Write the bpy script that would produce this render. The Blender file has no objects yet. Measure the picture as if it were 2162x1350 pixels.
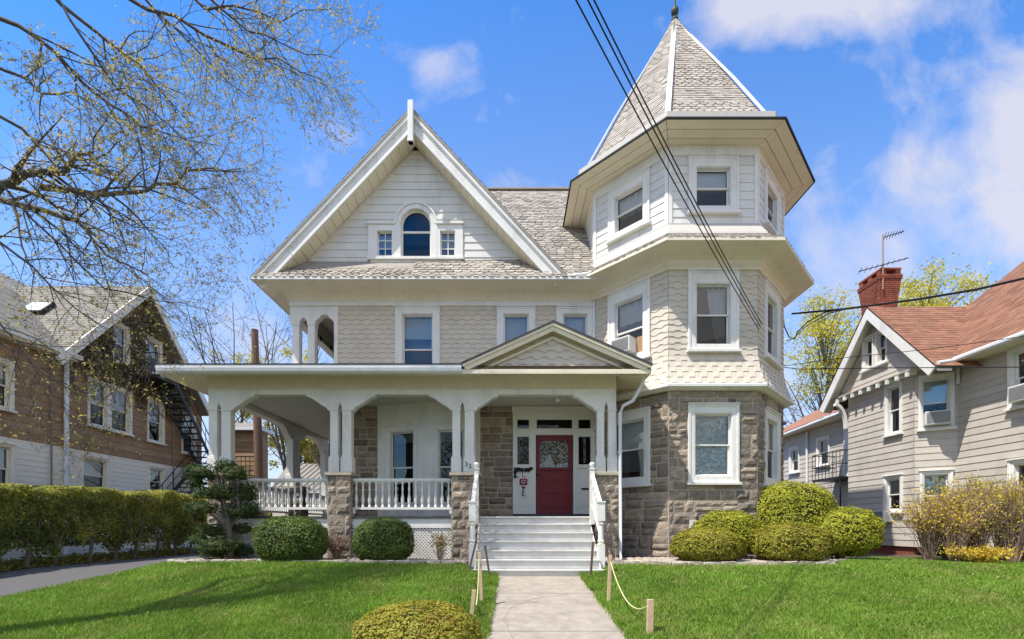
import bpy, bmesh, math, random
import numpy as np
from mathutils import Vector, Matrix, noise
R = math.radians
random.seed(7)
rng = np.random.default_rng(7)
S = bpy.context.scene
COL = S.collection

# ------------------------------------------------------------------ camera (eye at the world origin, looking along +Y)
cam = bpy.data.cameras.new('camera')
cam.sensor_width = 36.0
cam.lens = 36.0 * 970 / 2162
cam.shift_y = (1110 - 675) / 2162
cam.clip_end = 3000
co = bpy.data.objects.new('camera', cam)
co.rotation_euler = (R(90), 0, 0)
COL.objects.link(co)
S.camera = co
def X(px, Y): return (px - 1081) * Y / 970
def Z(py, Y): return (1110 - py) * Y / 970

# ------------------------------------------------------------------ sun, sky, exposure
SUN_DIR = Vector((.48, .30, -1.0)).normalized()
SUN_EL = math.asin(-SUN_DIR.z)
sl = bpy.data.lights.new('sun', 'SUN')
sl.energy = 3.0
sl.angle = R(.5)
sl.color = (1, .955, .88)
so = bpy.data.objects.new('sun', sl)
so.rotation_euler = SUN_DIR.to_track_quat('-Z', 'Y').to_euler()
COL.objects.link(so)

W = bpy.data.worlds.new('World')
S.world = W
W.use_nodes = True
nt = W.node_tree
nt.nodes.clear()
def N(t, **k):
    n = nt.nodes.new(t)
    for a, v in k.items(): setattr(n, a, v)
    return n
def L(a, b): nt.links.new(a, b)
sky = N('ShaderNodeTexSky', sky_type='NISHITA', sun_disc=False)
sky.sun_elevation = SUN_EL
sky.sun_rotation = math.atan2(-SUN_DIR.x, -SUN_DIR.y)
sky.air_density = 1.0
sky.dust_density = .1
sky.ozone_density = 3.0
hs = N('ShaderNodeHueSaturation')
hs.inputs['Saturation'].default_value = 1.4
hs.inputs['Hue'].default_value = .506
hs.inputs['Value'].default_value = 1.0
L(sky.outputs[0], hs.inputs['Color'])
tc = N('ShaderNodeTexCoord')
sep = N('ShaderNodeSeparateXYZ')
L(tc.outputs['Generated'], sep.inputs[0])
def M(op, a, b=None, c=None):
    n = N('ShaderNodeMath', operation=op)
    for i, v in enumerate((a, b, c)):
        if v is None: continue
        if isinstance(v, (int, float)): n.inputs[i].default_value = v
        else: L(v, n.inputs[i])
    return n.outputs[0]
yy = M('MAXIMUM', sep.outputs[1], .08)
u = M('DIVIDE', sep.outputs[0], yy)
v = M('DIVIDE', sep.outputs[2], yy)
comb = N('ShaderNodeCombineXYZ')
L(u, comb.inputs[0]); L(v, comb.inputs[1])
ns = N('ShaderNodeTexNoise')
ns.inputs['Scale'].default_value = 4.2
ns.inputs['Detail'].default_value = 9
ns.inputs['Roughness'].default_value = .58
ns.inputs['Distortion'].default_value = .25
L(comb.outputs[0], ns.inputs['Vector'])
blobs = [(.74, 1.15, .34, .07, .95), (.50, 1.12, .14, .10, .75), (1.12, .92, .16, .18, 1.1), (.98, .80, .2, .10, .6), (1.08, .62, .26, .12, .6),
         (.62, .80, .08, .12, .6), (.75, .66, .30, .12, .25), (-.045, .955, .045, .026, .2), (-.18, 1.02, .14, .06, .72), (-.2, .75, .5, .2, .12), (.85, .45, .5, .2, .5), (-.5, .4, .6, .16, .3),
         (0.05, .72, .25, .06, .3)]
acc = None
for (bu, bv, ru, rv, s) in blobs:
    du = M('DIVIDE', M('SUBTRACT', u, bu), ru)
    dv = M('DIVIDE', M('SUBTRACT', v, bv), rv)
    r2 = M('ADD', M('MULTIPLY', du, du), M('MULTIPLY', dv, dv))
    g = M('MULTIPLY', M('EXPONENT', M('MULTIPLY', r2, -.9)), s)
    acc = g if acc is None else M('ADD', acc, g)
cl = M('MULTIPLY', M('SUBTRACT', M('ADD', ns.outputs[0], M('MULTIPLY', acc, .30)), .60), 2.4)
cl = M('MINIMUM', M('MAXIMUM', M('MULTIPLY', cl, 1.25), 0.0), .84)
mx = N('ShaderNodeMix', data_type='RGBA')
L(cl, mx.inputs['Factor'])
hz = N('ShaderNodeMix', data_type='RGBA')
L(M('MINIMUM', M('MULTIPLY', M('EXPONENT', M('MULTIPLY', v, -1.9)), 1.1), .82), hz.inputs['Factor'])
L(hs.outputs[0], hz.inputs['A']); hz.inputs['B'].default_value = (2.2, 2.4, 2.8, 1)
L(hz.outputs['Result'], mx.inputs['A'])
mx.inputs['B'].default_value = (2.55, 2.5, 2.75, 1)
bg = N('ShaderNodeBackground')
bg.inputs['Strength'].default_value = .15
n2 = N('ShaderNodeTexNoise')  # unseen bright cloud cover, added behind the camera as neutral fill on the facade
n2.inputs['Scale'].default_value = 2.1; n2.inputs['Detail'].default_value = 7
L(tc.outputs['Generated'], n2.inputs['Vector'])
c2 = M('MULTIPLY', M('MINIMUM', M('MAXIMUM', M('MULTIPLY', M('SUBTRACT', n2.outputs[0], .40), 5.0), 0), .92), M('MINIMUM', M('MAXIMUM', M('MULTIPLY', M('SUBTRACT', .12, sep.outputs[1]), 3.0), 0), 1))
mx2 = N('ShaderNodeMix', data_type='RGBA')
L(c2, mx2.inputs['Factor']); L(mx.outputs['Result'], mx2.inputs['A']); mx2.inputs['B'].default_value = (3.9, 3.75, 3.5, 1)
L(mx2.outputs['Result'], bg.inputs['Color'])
wo = N('ShaderNodeOutputWorld')
L(bg.outputs[0], wo.inputs['Surface'])
vs = S.view_settings
vs.view_transform = 'Standard'
vs.look = 'None'
vs.exposure = 1.08
vs.gamma = 1
S.cycles.max_bounces = 8
S.cycles.transparent_max_bounces = 16

# ------------------------------------------------------------------ materials
MATS = {}
def mat(name, col, col2=None, rough=.6, var=.12, scale=3, bump=0, bscale=30, bdist=.02, spec=.3, dirt=None, trans=0, metal=0, streak=0):
    m = bpy.data.materials.new(name)
    m.use_nodes = True
    t = m.node_tree
    b = t.nodes['Principled BSDF']
    def nd(ty): return t.nodes.new(ty)
    geo = nd('ShaderNodeNewGeometry')
    no = nd('ShaderNodeTexNoise')
    no.inputs['Scale'].default_value = scale
    no.inputs['Detail'].default_value = 6
    no.inputs['Roughness'].default_value = .65
    t.links.new(geo.outputs['Position'], no.inputs['Vector'])
    base = nd('ShaderNodeMix'); base.data_type = 'RGBA'
    c2 = col2 or col
    base.inputs['A'].default_value = (*col, 1)
    base.inputs['B'].default_value = (*c2, 1)
    at = nd('ShaderNodeAttribute'); at.attribute_name = 'rnd'
    t.links.new(at.outputs['Fac'], base.inputs['Factor'])
    mr = nd('ShaderNodeMapRange')
    mr.inputs['From Min'].default_value = .25; mr.inputs['From Max'].default_value = .75
    mr.inputs['To Min'].default_value = 1 - var; mr.inputs['To Max'].default_value = 1 + var
    t.links.new(no.outputs['Fac'], mr.inputs['Value'])
    mul = nd('ShaderNodeVectorMath'); mul.operation = 'SCALE'
    t.links.new(base.outputs['Result'], mul.inputs[0])
    t.links.new(mr.outputs[0], mul.inputs['Scale'])
    out = mul.outputs[0]
    if dirt:
        dcol, amt, dsc = dirt
        n2 = nd('ShaderNodeTexNoise'); n2.inputs['Scale'].default_value = dsc; n2.inputs['Detail'].default_value = 8; n2.inputs['Roughness'].default_value = .7
        mp = nd('ShaderNodeMapping'); mp.inputs['Scale'].default_value = (1, 1, 1 if not streak else streak)
        t.links.new(geo.outputs['Position'], mp.inputs['Vector']); t.links.new(mp.outputs[0], n2.inputs['Vector'])
        r2 = nd('ShaderNodeMapRange'); r2.inputs['From Min'].default_value = .5; r2.inputs['From Max'].default_value = .75; r2.inputs['To Max'].default_value = amt
        t.links.new(n2.outputs['Fac'], r2.inputs['Value'])
        mm = nd('ShaderNodeMix'); mm.data_type = 'RGBA'
        t.links.new(r2.outputs[0], mm.inputs['Factor']); t.links.new(out, mm.inputs['A']); mm.inputs['B'].default_value = (*dcol, 1)
        out = mm.outputs['Result']
    t.links.new(out, b.inputs['Base Color'])
    b.inputs['Roughness'].default_value = rough
    b.inputs['Metallic'].default_value = metal
    b.inputs['Specular IOR Level'].default_value = spec
    if bump:
        n3 = nd('ShaderNodeTexNoise'); n3.inputs['Scale'].default_value = bscale; n3.inputs['Detail'].default_value = 5
        t.links.new(geo.outputs['Position'], n3.inputs['Vector'])
        bp = nd('ShaderNodeBump'); bp.inputs['Strength'].default_value = bump; bp.inputs['Distance'].default_value = bdist
        t.links.new(n3.outputs['Fac'], bp.inputs['Height']); t.links.new(bp.outputs[0], b.inputs['Normal'])
    if trans:
        tb = nd('ShaderNodeBsdfTranslucent')
        t.links.new(out, tb.inputs['Color'])
        ms = nd('ShaderNodeMixShader'); ms.inputs[0].default_value = trans
        t.links.new(b.outputs[0], ms.inputs[1]); t.links.new(tb.outputs[0], ms.inputs[2])
        t.links.new(ms.outputs[0], t.nodes['Material Output'].inputs['Surface'])
    MATS[name] = m
    return m
DIRT = (.32, .29, .24)
m_trim = mat('white_paint', (.79, .77, .72), rough=.45, var=.055, scale=2, dirt=(DIRT, .4, 2.6), streak=.35, bump=.15, bscale=60, bdist=.003)
m_trimw = mat('weathered_white_paint', (.74, .73, .70), rough=.55, var=.06, scale=3, dirt=((.42, .38, .3), .5, 5), bump=.3, bscale=70, bdist=.004)
m_clap = mat('white_clapboard_paint', (.74, .715, .665), (.68, .66, .615), rough=.55, var=.06, scale=1.6, dirt=(DIRT, .38, 2.2), streak=.22)
m_shing = mat('beige_shingle_paint', (.64, .57, .465), (.595, .53, .43), rough=.7, var=.07, scale=2, dirt=((.3, .26, .2), .25, 1.5))
m_soff = mat('cream_soffit_paint', (.80, .72, .55), rough=.6, var=.05, scale=1.5, dirt=((.42, .36, .26), .3, 1.8))
m_slate = mat('weathered_slate', (.48, .43, .365), (.335, .295, .25), rough=.75, var=.13, scale=2.5, dirt=((.46, .38, .28), .6, 6))
m_slate2 = mat('main_roof_slate', (.44, .395, .335), (.235, .21, .18), rough=.75, var=.15, scale=2.2, dirt=((.42, .37, .29), .55, 5))
m_stone = mat('rock_faced_stone', (.42, .335, .25), (.185, .155, .125), rough=.85, var=.28, scale=7, bump=.9, bscale=28, bdist=.035, dirt=((.12, .1, .09), .5, 9))
m_mort = mat('mortar', (.50, .43, .34), rough=.9, var=.15, scale=12)
m_cap = mat('sandstone_cap', (.46, .40, .31), rough=.8, var=.15, scale=8, bump=.3)
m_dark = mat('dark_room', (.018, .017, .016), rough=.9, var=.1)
m_blind = mat('pale_window_blind', (.62, .64, .64), rough=.8, var=.05)
m_curt = mat('white_curtain', (.72, .73, .74), rough=.85, var=.08, trans=.25)
m_door = mat('dark_red_door_paint', (.18, .016, .02), rough=.4, var=.1, scale=5)
m_floor = mat('dark_grey_porch_floor', (.06, .062, .07), rough=.6, var=.25, scale=8)
m_metal = mat('dark_iron', (.025, .023, .022), rough=.5, var=.2)
m_gutter = mat('white_metal_gutter', (.76, .77, .79), rough=.4, var=.05, dirt=(DIRT, .2, 4))
m_darkroof = mat('dark_asphalt_edge', (.07, .066, .06), rough=.9)
m_galv = mat('weathered_grey_metal', (.50, .475, .425), rough=.55, var=.1, dirt=(DIRT, .35, 3))
m_black = mat('black_metal', (.02, .02, .02), rough=.5, var=.1)
m_copper = mat('patinated_copper', (.05, .06, .05), rough=.6, var=.3)
m_grnd = mat('bare_soil', (.10, .075, .05), rough=.95, var=.35, scale=9, bump=.8, bscale=18, bdist=.04, dirt=((.05, .07, .02), .6, 2))
m_lawn = mat('lawn_soil', (.05, .10, .015), (.05, .10, .015), rough=.95, var=.3, scale=4)
m_conc = mat('pale_concrete', (.36, .31, .25), rough=.85, var=.2, scale=5, bump=.25, bscale=60, bdist=.006, dirt=((.22, .185, .145), .9, 2.2))
m_asph = mat('asphalt', (.11, .104, .10), rough=.9, var=.18, scale=14, bump=.4, bscale=90, bdist=.01)
m_grass = mat('grass_blade', (.155, .285, .028), (.28, .41, .06), rough=.55, var=.3, scale=.9, trans=.4, dirt=((.46, .43, .14), .75, 1.3))
m_box = mat('boxwood_leaf', (.055, .095, .016), (.135, .19, .03), rough=.5, var=.3, scale=4, trans=.25)
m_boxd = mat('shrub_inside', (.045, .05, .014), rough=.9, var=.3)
m_yew = mat('yellow_green_leaf', (.28, .30, .02), (.47, .45, .042), rough=.55, var=.25, scale=5, trans=.3)
m_yewb = mat('bronzed_leaf', (.23, .235, .022), (.40, .355, .042), rough=.55, var=.3, scale=5, trans=.3, dirt=((.32, .11, .03), .55, 4))
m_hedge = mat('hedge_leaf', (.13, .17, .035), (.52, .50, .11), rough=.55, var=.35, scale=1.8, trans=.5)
m_pine = mat('dark_needle', (.025, .055, .012), (.075, .125, .028), rough=.6, var=.3, scale=5, trans=.15)
m_bud = mat('young_leaf', (.46, .44, .10), (.50, .36, .14), rough=.6, var=.25, scale=3, trans=.55)
m_ygtree = mat('spring_leaf', (.50, .47, .06), (.66, .57, .08), rough=.6, var=.25, scale=1, trans=.4)
m_forsy = mat('yellow_petal', (.78, .54, .04), (.55, .46, .08), rough=.6, var=.2, scale=4, trans=.35)
m_twig = mat('brown_twig', (.26, .17, .13), (.36, .25, .19), rough=.85, var=.2)
m_bark = mat('grey_bark', (.11, .095, .08), (.14, .12, .10), rough=.9, var=.3, scale=9, bump=.6, bscale=30, bdist=.02)
m_vine = mat('dry_vine_leaf', (.055, .04, .028), (.30, .25, .07), rough=.8, var=.4, scale=1.2, trans=.2)
m_pink = mat('pink_petal', (.62, .28, .30), (.7, .45, .42), rough=.6, var=.15, trans=.3)
m_wood = mat('raw_stake_wood', (.55, .40, .25), rough=.8, var=.2, scale=20)
m_wood2 = mat('weathered_stake_wood', (.13, .085, .06), rough=.85, var=.3, scale=20)
m_rope = mat('yellow_rope', (.62, .58, .30), rough=.8, var=.1)
m_pebble = mat('river_pebble', (.52, .46, .38), (.30, .24, .19), rough=.8, var=.2, scale=20)
m_brown = mat('brown_shingle_siding', (.38, .235, .13), (.30, .18, .10), rough=.8, var=.2, scale=2.5, dirt=((.1, .06, .04), .4, 3))
m_lwhite = mat('old_white_siding', (.84, .77, .64), rough=.6, var=.08, scale=2, dirt=((.4, .36, .3), .3, 2))
m_lroof = mat('pale_grey_shingle', (.29, .265, .22), (.22, .20, .165), rough=.9, var=.15, scale=3)
m_greige = mat('greige_clapboard', (.57, .515, .45), (.51, .46, .40), rough=.6, var=.08, scale=1.5, dirt=((.30, .26, .21), .4, 2.2), streak=.3)
m_rust = mat('rust_brown_shingle', (.32, .155, .092), (.22, .105, .065), rough=.9, var=.2, scale=2, dirt=((.2, .12, .085), .6, 1.3))
m_brick = mat('red_brick', (.34, .105, .06), (.22, .07, .045), rough=.9, var=.25, scale=12, bump=.4)
m_wire = mat('black_cable', (.012, .012, .013), rough=.6, var=.05)
m_ac = mat('white_plastic', (.70, .69, .66), rough=.5, var=.04)
m_acg = mat('air_conditioner_grille', (.30, .29, .28), rough=.6, var=.1)
m_pole = mat('utility_pole_wood', (.18, .105, .065), rough=.9, var=.3, scale=8, bump=.4)
m_red = mat('burgundy_sign_paint', (.22, .02, .04), rough=.5, var=.05)
m_ply = mat('plywood', (.40, .24, .12), rough=.7, var=.15)
m_cloth = mat('dark_garland', (.03, .03, .028), rough=.9, var=.4)
def glass_mat(name, fac, tint=(1, 1, 1), through=(.82, .86, .86)):
    m = bpy.data.materials.new(name); m.use_nodes = True
    t = m.node_tree; t.nodes.clear()
    o = t.nodes.new('ShaderNodeOutputMaterial'); ms = t.nodes.new('ShaderNodeMixShader')
    tr = t.nodes.new('ShaderNodeBsdfTransparent'); tr.inputs[0].default_value = (*through, 1)
    gl = t.nodes.new('ShaderNodeBsdfGlossy'); gl.inputs['Roughness'].default_value = .015; gl.inputs['Color'].default_value = (*tint, 1)
    fr = t.nodes.new('ShaderNodeFresnel'); fr.inputs[0].default_value = 1.5
    ad = t.nodes.new('ShaderNodeMath'); ad.operation = 'ADD'; ad.inputs[1].default_value = fac; ad.use_clamp = True
    geo = t.nodes.new('ShaderNodeNewGeometry'); no = t.nodes.new('ShaderNodeTexNoise'); no.inputs['Scale'].default_value = 1.3
    bp = t.nodes.new('ShaderNodeBump'); bp.inputs['Strength'].default_value = .12; bp.inputs['Distance'].default_value = .02
    t.links.new(geo.outputs['Position'], no.inputs['Vector']); t.links.new(no.outputs['Fac'], bp.inputs['Height']); t.links.new(bp.outputs[0], gl.inputs['Normal'])
    t.links.new(fr.outputs[0], ad.inputs[0]); t.links.new(ad.outputs[0], ms.inputs[0]); t.links.new(tr.outputs[0], ms.inputs[1]); t.links.new(gl.outputs[0], ms.inputs[2])
    t.links.new(ms.outputs[0], o.inputs['Surface'])
    return m
m_glass = glass_mat('window_glass', .06)
m_screen = glass_mat('screened_glass', .03, (.7, .7, .7), (.38, .39, .40))
m_glassw = glass_mat('door_glass', .04)

# ------------------------------------------------------------------ mesh helpers
ZV = Vector((0, 0, 1))
class Fr:
    """A vertical wall frame: o = origin, u = along the wall, n = outward."""
    def __init__(s, o, u, n=None):
        s.o = Vector(o); s.u = Vector(u).normalized()
        s.n = Vector(n).normalized() if n is not None else s.u.cross(ZV).normalized()
    def p(s, a, z, d=0.0): return s.o + s.u * a + ZV * z + s.n * d
class MB:
    def __init__(s): s.v = []; s.f = []; s.r = []
    def face(s, pts, r=None):
        i = len(s.v)
        s.v.extend([tuple(p) for p in pts]); s.f.append(tuple(range(i, i + len(pts)))); s.r.append(random.random() if r is None else r)
    def quadgrid(s, g, r=None, closed=False):
        rr = random.random() if r is None else r
        i = len(s.v); nr = len(g); nc = len(g[0])
        for row in g: s.v.extend([tuple(p) for p in row])
        for a in range(nr - 1):
            for b in range(nc - 1 + (1 if closed else 0)):
                b2 = (b + 1) % nc
                s.f.append((i + a * nc + b, i + a * nc + b2, i + (a + 1) * nc + b2, i + (a + 1) * nc + b)); s.r.append(rr)
    def hexa(s, p, r=None):
        """p: 8 points, bottom ring then top ring."""
        i = len(s.v); s.v.extend([tuple(q) for q in p]); rr = random.random() if r is None else r
        for f in ((0, 3, 2, 1), (4, 5, 6, 7), (0, 1, 5, 4), (1, 2, 6, 5), (2, 3, 7, 6), (3, 0, 4, 7)):
            s.f.append(tuple(i + k for k in f)); s.r.append(rr)
    def box(s, x0, x1, y0, y1, z0, z1, r=None):
        s.hexa([(x0, y0, z0), (x1, y0, z0), (x1, y1, z0), (x0, y1, z0), (x0, y0, z1), (x1, y0, z1), (x1, y1, z1), (x0, y1, z1)], r)
    def fbox(s, fr, a0, a1, z0, z1, d0, d1, r=None):
        s.hexa([fr.p(a0, z0, d1), fr.p(a1, z0, d1), fr.p(a1, z0, d0), fr.p(a0, z0, d0), fr.p(a0, z1, d1), fr.p(a1, z1, d1), fr.p(a1, z1, d0), fr.p(a0, z1, d0)], r)
    def bar(s, a, b, w, h=None, up=ZV, r=None):
        a = Vector(a); b = Vector(b); h = h or w
        t = (b - a).normalized()
        sd = t.cross(up)
        if sd.length < 1e-4: sd = t.cross(Vector((1, 0, 0)))
        sd.normalize(); q = sd.cross(t).normalized()
        c = [(-1, -1), (1, -1), (1, 1), (-1, 1)]
        s.hexa([a + sd * x * w / 2 + q * y * h / 2 for x, y in c] + [b + sd * x * w / 2 + q * y * h / 2 for x, y in c], r)
    def tube(s, pts, rad, n=6, r=None, cap=True):
        pts = [Vector(p) for p in pts]
        if isinstance(rad, (int, float)): rad = [rad] * len(pts)
        rings = []
        ref = Vector((.31, .2, .93)).normalized()
        for i, p in enumerate(pts):
            t = (pts[min(i + 1, len(pts) - 1)] - pts[max(i - 1, 0)])
            if t.length < 1e-6: t = Vector((0, 0, 1))
            t.normalize()
            sd = t.cross(ref)
            if sd.length < .05: sd = t.cross(Vector((1, 0, 0)))
            sd.normalize(); q = t.cross(sd)
            rings.append([p + (sd * math.cos(k * math.tau / n) + q * math.sin(k * math.tau / n)) * rad[i] for k in range(n)])
        rr = random.random() if r is None else r
        s.quadgrid(rings, rr, True)
        if cap: s.face(rings[0][::-1], rr); s.face(rings[-1], rr)
    def lathe(s, c, prof, n=10, r=None):
        c = Vector(c); rr = random.random() if r is None else r
        s.quadgrid([[c + Vector((math.cos(k * math.tau / n) * q, math.sin(k * math.tau / n) * q, z)) for k in range(n)] for q, z in prof], rr, True)
    def prism(s, poly, off, r=None):
        """poly: planar polygon; off: extrusion vector."""
        off = Vector(off); rr = random.random() if r is None else r
        a = [Vector(p) for p in poly]; b = [p + off for p in a]; n = len(a)
        s.face(a, rr); s.face(b[::-1], rr)
        for k in range(n): s.face([a[k], b[k], b[(k + 1) % n], a[(k + 1) % n]], rr)
    def panel(s, fr, a0, a1, z0, z1, holes=(), d=0.0, L=None, Rr=None):
        As = sorted({a0, a1, *[min(max(h[k], a0), a1) for h in holes for k in (0, 1)]}); Zs = sorted({z0, z1, *[min(max(h[k], z0), z1) for h in holes for k in (2, 3)]})
        for i in range(len(As) - 1):
            for j in range(len(Zs) - 1):
                am, zm = (As[i] + As[i + 1]) / 2, (Zs[j] + Zs[j + 1]) / 2
                if any(h[0] < am < h[1] and h[2] < zm < h[3] for h in holes): continue
                s.face([fr.p(As[i], Zs[j], d), fr.p(As[i + 1], Zs[j], d), fr.p(As[i + 1], Zs[j + 1], d), fr.p(As[i], Zs[j + 1], d)])
    def build(s, name, material, parent=None, smooth=False):
        me = bpy.data.meshes.new(name)
        me.from_pydata(s.v, [], s.f)
        at = me.attributes.new('rnd', 'FLOAT', 'FACE')
        at.data.foreach_set('value', s.r)
        me.materials.append(material)
        if smooth: me.polygons.foreach_set('use_smooth', [True] * len(me.polygons))
        me.update()
        o = bpy.data.objects.new(name, me)
        COL.objects.link(o)
        if parent is not None: adopt(o, parent)
        return o
def adopt(o, parent):
    o.parent = parent
    if parent.type == 'EMPTY': o.matrix_parent_inverse = Matrix.Translation(-parent.location)
def tag(o, label, cat, group=None):
    o['label'] = label; o['category'] = cat
    if group: o['group'] = group
    return o
def thing(name, label, cat, loc=(0, 0, 0), group=None):
    o = bpy.data.objects.new(name, None); o.empty_display_size = .2
    COL.objects.link(o); o.location = loc
    return tag(o, label, cat, group)
def bevel(o, w=.01):
    m = o.modifiers.new('bevel', 'BEVEL'); m.width = w; m.segments = 1; m.limit_method = 'ANGLE'
    return o

def courses(mb, fr, z0, z1, expo, aL, aR, holes=(), lap=.018, wave=0, wl=.30, doff=None, seg=None):
    """Lapped boards or wavy shingle courses between aL(z) and aR(z), cut round the holes (a0, a1, z0, z1)."""
    fL = aL if callable(aL) else (lambda z: aL); fR = aR if callable(aR) else (lambda z: aR); df = doff or (lambda z: 0.0)
    k = 0; zb = z0
    while zb < z1 - 1e-4:
        zt = min(zb + expo, z1); rr = random.random()
        zs = sorted({zb, zt, *[h[i] for h in holes for i in (2, 3) if zb + .005 < h[i] < zt - .005]})
        for za, zc in zip(zs, zs[1:]):
            zm = (za + zc) / 2
            iv = [(None, None)]; lo, hi = fL(zm), fR(zm)
            if hi - lo < .01: continue
            cur = [(lo, hi, True, True)]
            for h in holes:
                if h[2] < zm < h[3]:
                    nx = []
                    for (p, q, e1, e2) in cur:
                        if h[1] <= p or h[0] >= q: nx.append((p, q, e1, e2)); continue
                        if h[0] > p: nx.append((p, h[0], e1, False))
                        if h[1] < q: nx.append((h[1], q, False, e2))
                    cur = nx
            d = lambda z: df(z) + lap * (1 - (z - zb) / expo) + .002
            first = za == zb
            for (p, q, e1, e2) in cur:
                pa, pc = (fL(za), fL(zc)) if e1 else (p, p); qa, qc = (fR(za), fR(zc)) if e2 else (q, q)
                if not wave:
                    mb.face([fr.p(pa, za, d(za)), fr.p(qa, za, d(za)), fr.p(qc, zc, d(zc)), fr.p(pc, zc, d(zc))], rr)
                    if first: mb.face([fr.p(pa, za, df(za)), fr.p(qa, za, df(za)), fr.p(qa, za, d(za)), fr.p(pa, za, d(za))], rr)
                else:
                    n = max(1, int((q - p) / (wl / 10)))
                    def wv(a):
                        if not first: return 0
                        ph = (a / wl + (k % 2) * .5) * math.tau
                        return wave * max(-1, min(1, 3.2 * math.sin(ph)))
                    ext = wave * 1.3 if zc == zt else 0
                    for i in range(n):
                        t0, t1 = i / n, (i + 1) / n
                        b0, b1 = pa + (qa - pa) * t0, pa + (qa - pa) * t1; c0, c1 = pc + (qc - pc) * t0, pc + (qc - pc) * t1
                        w0, w1 = wv(b0), wv(b1)
                        r2 = (math.sin((math.floor(b0 / wl * 2 + (k % 2)) * 12.9898 + k * 78.233)) * 43758.5453) % 1
                        mb.face([fr.p(b0, za + w0, d(za)), fr.p(b1, za + w1, d(za)), fr.p(c1, zc + ext, d(zc) - .001), fr.p(c0, zc + ext, d(zc) - .001)], r2)
                        if first: mb.face([fr.p(b0, za + w0, df(za) - .004), fr.p(b1, za + w1, df(za) - .004), fr.p(b1, za + w1, d(za)), fr.p(b0, za + w0, d(za))], r2)
        zb += expo; k += 1

def slates(mb, o, u, vv, v1, expo, aL, aR, w=.22, rnd=True, th=.016, v0=0.0, bands=False):
    """Individual slates on a sloping plane: o origin, u along the eave, vv up the slope."""
    o = Vector(o); u = Vector(u).normalized(); vv = Vector(vv).normalized(); n = u.cross(vv).normalized()
    if n.z < 0: n = -n
    k = 0; v = v0
    while v < v1 - .01:
        vm = v + expo * .5; lo, hi = aL(vm), aR(vm)
        a = lo - random.random() * w * .2 - (k % 2) * w * .5
        rd = rnd and (not bands or (k // 7) % 2 == 0)
        while a < hi:
            b = a + w * random.uniform(.9, 1.1)
            p, q = max(a, lo), min(b - .006, hi)
            if q - p > .02:
                vt = min(v + expo * 1.25, v1); t = th * random.uniform(.7, 1.5); dv = random.uniform(-.006, .006)
                P = lambda x, y, d: o + u * x + vv * y + n * d
                if rd:
                    c = min(.045, (q - p) * .3, expo * .4)
                    pts = [P(p, v + c * 1.2 + dv, t), P(p + c, v + dv, t), P(q - c, v + dv, t), P(q, v + c * 1.2 + dv, t)]
                else: pts = [P(p, v + dv, t), P(q, v + dv, t)]
                r = random.random()
                mb.face(pts + [P(q, vt, .002), P(p, vt, .002)], r)
                lowp = [x - n * t for x in pts]
                for i in range(len(pts) - 1): mb.face([lowp[i], lowp[i + 1], pts[i + 1], pts[i]], r)
            a = b
        v += expo; k += 1

def stones(mb, mm, fr, a0, a1, z0, z1, holes=(), d=0.0, bulge=.05, hmin=.17, hmax=.40, wmin=.2, wmax=.8, gap=.024):
    mm.panel(fr, a0, a1, z0, z1, holes, d)
    zb = z0
    while zb < z1 - .03:
        h = random.uniform(hmin, hmax)
        if z1 - (zb + h) < hmin * .6: h = z1 - zb
        a = a0 - random.random() * .2
        while a < a1 - .02:
            b = a + random.uniform(wmin, wmax)
            if a1 - b < wmin * .5: b = a1
            p, q, s, t = max(a, a0), min(b, a1), zb, zb + h
            a = b
            subs = [(p, q, s, t)]
            if (t - s) > .27 and random.random() < .5:
                mid = s + (t - s) * random.uniform(.4, .6); subs = [(p, q, s, mid), (p, q, mid, t)]
            for (p_, q_, s_, t_) in subs:
                pieces = [(p_, q_, s_, t_)]
                for hh in holes:
                    nx = []
                    for (x0, x1, y0, y1) in pieces:
                        if hh[1] <= x0 or hh[0] >= x1 or hh[3] <= y0 or hh[2] >= y1: nx.append((x0, x1, y0, y1)); continue
                        if hh[0] > x0: nx.append((x0, hh[0], y0, y1))
                        if hh[1] < x1: nx.append((hh[1], x1, y0, y1))
                        m0, m1 = max(x0, hh[0]), min(x1, hh[1])
                        if hh[2] > y0: nx.append((m0, m1, y0, hh[2]))
                        if hh[3] < y1: nx.append((m0, m1, hh[3], y1))
                    pieces = nx
                for (x0, x1, y0, y1) in pieces:
                    if x1 - x0 < .05 or y1 - y0 < .05: continue
                    g = gap / 2; x0 += g; x1 -= g; y0 += g; y1 -= g
                    nx_, ny_ = max(3, int((x1 - x0) / .07)), max(3, int((y1 - y0) / .07))
                    seed = random.random() * 50; bl = bulge * random.uniform(.25, 1.3); tx, ty = random.uniform(-.6, .6), random.uniform(-.6, .6)
                    rows = []
                    for j in range(ny_ + 1):
                        row = []
                        for i in range(nx_ + 1):
                            fx, fy = i / nx_, j / ny_
                            e = min(fx * nx_, (1 - fx) * nx_, fy * ny_, (1 - fy) * ny_)
                            ed = min(1, e)
                            aa, zz = x0 + (x1 - x0) * fx, y0 + (y1 - y0) * fy
                            nn = noise.noise(Vector((aa * 7 + seed, zz * 7, seed)))
                            dd = .006 + (bl * (.75 + .9 * nn + tx * (fx - .5) + ty * (fy - .5)) + .012 * noise.noise(Vector((aa * 22, zz * 22, seed)))) * ed
                            row.append(fr.p(aa + (0 if ed else .014 * nn), zz + (0 if ed else .012 * noise.noise(Vector((aa * 9, zz * 9, seed + 5)))), d + max(dd, .004)))
                        rows.append(row)
                    mb.quadgrid(rows)
        zb += h

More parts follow.
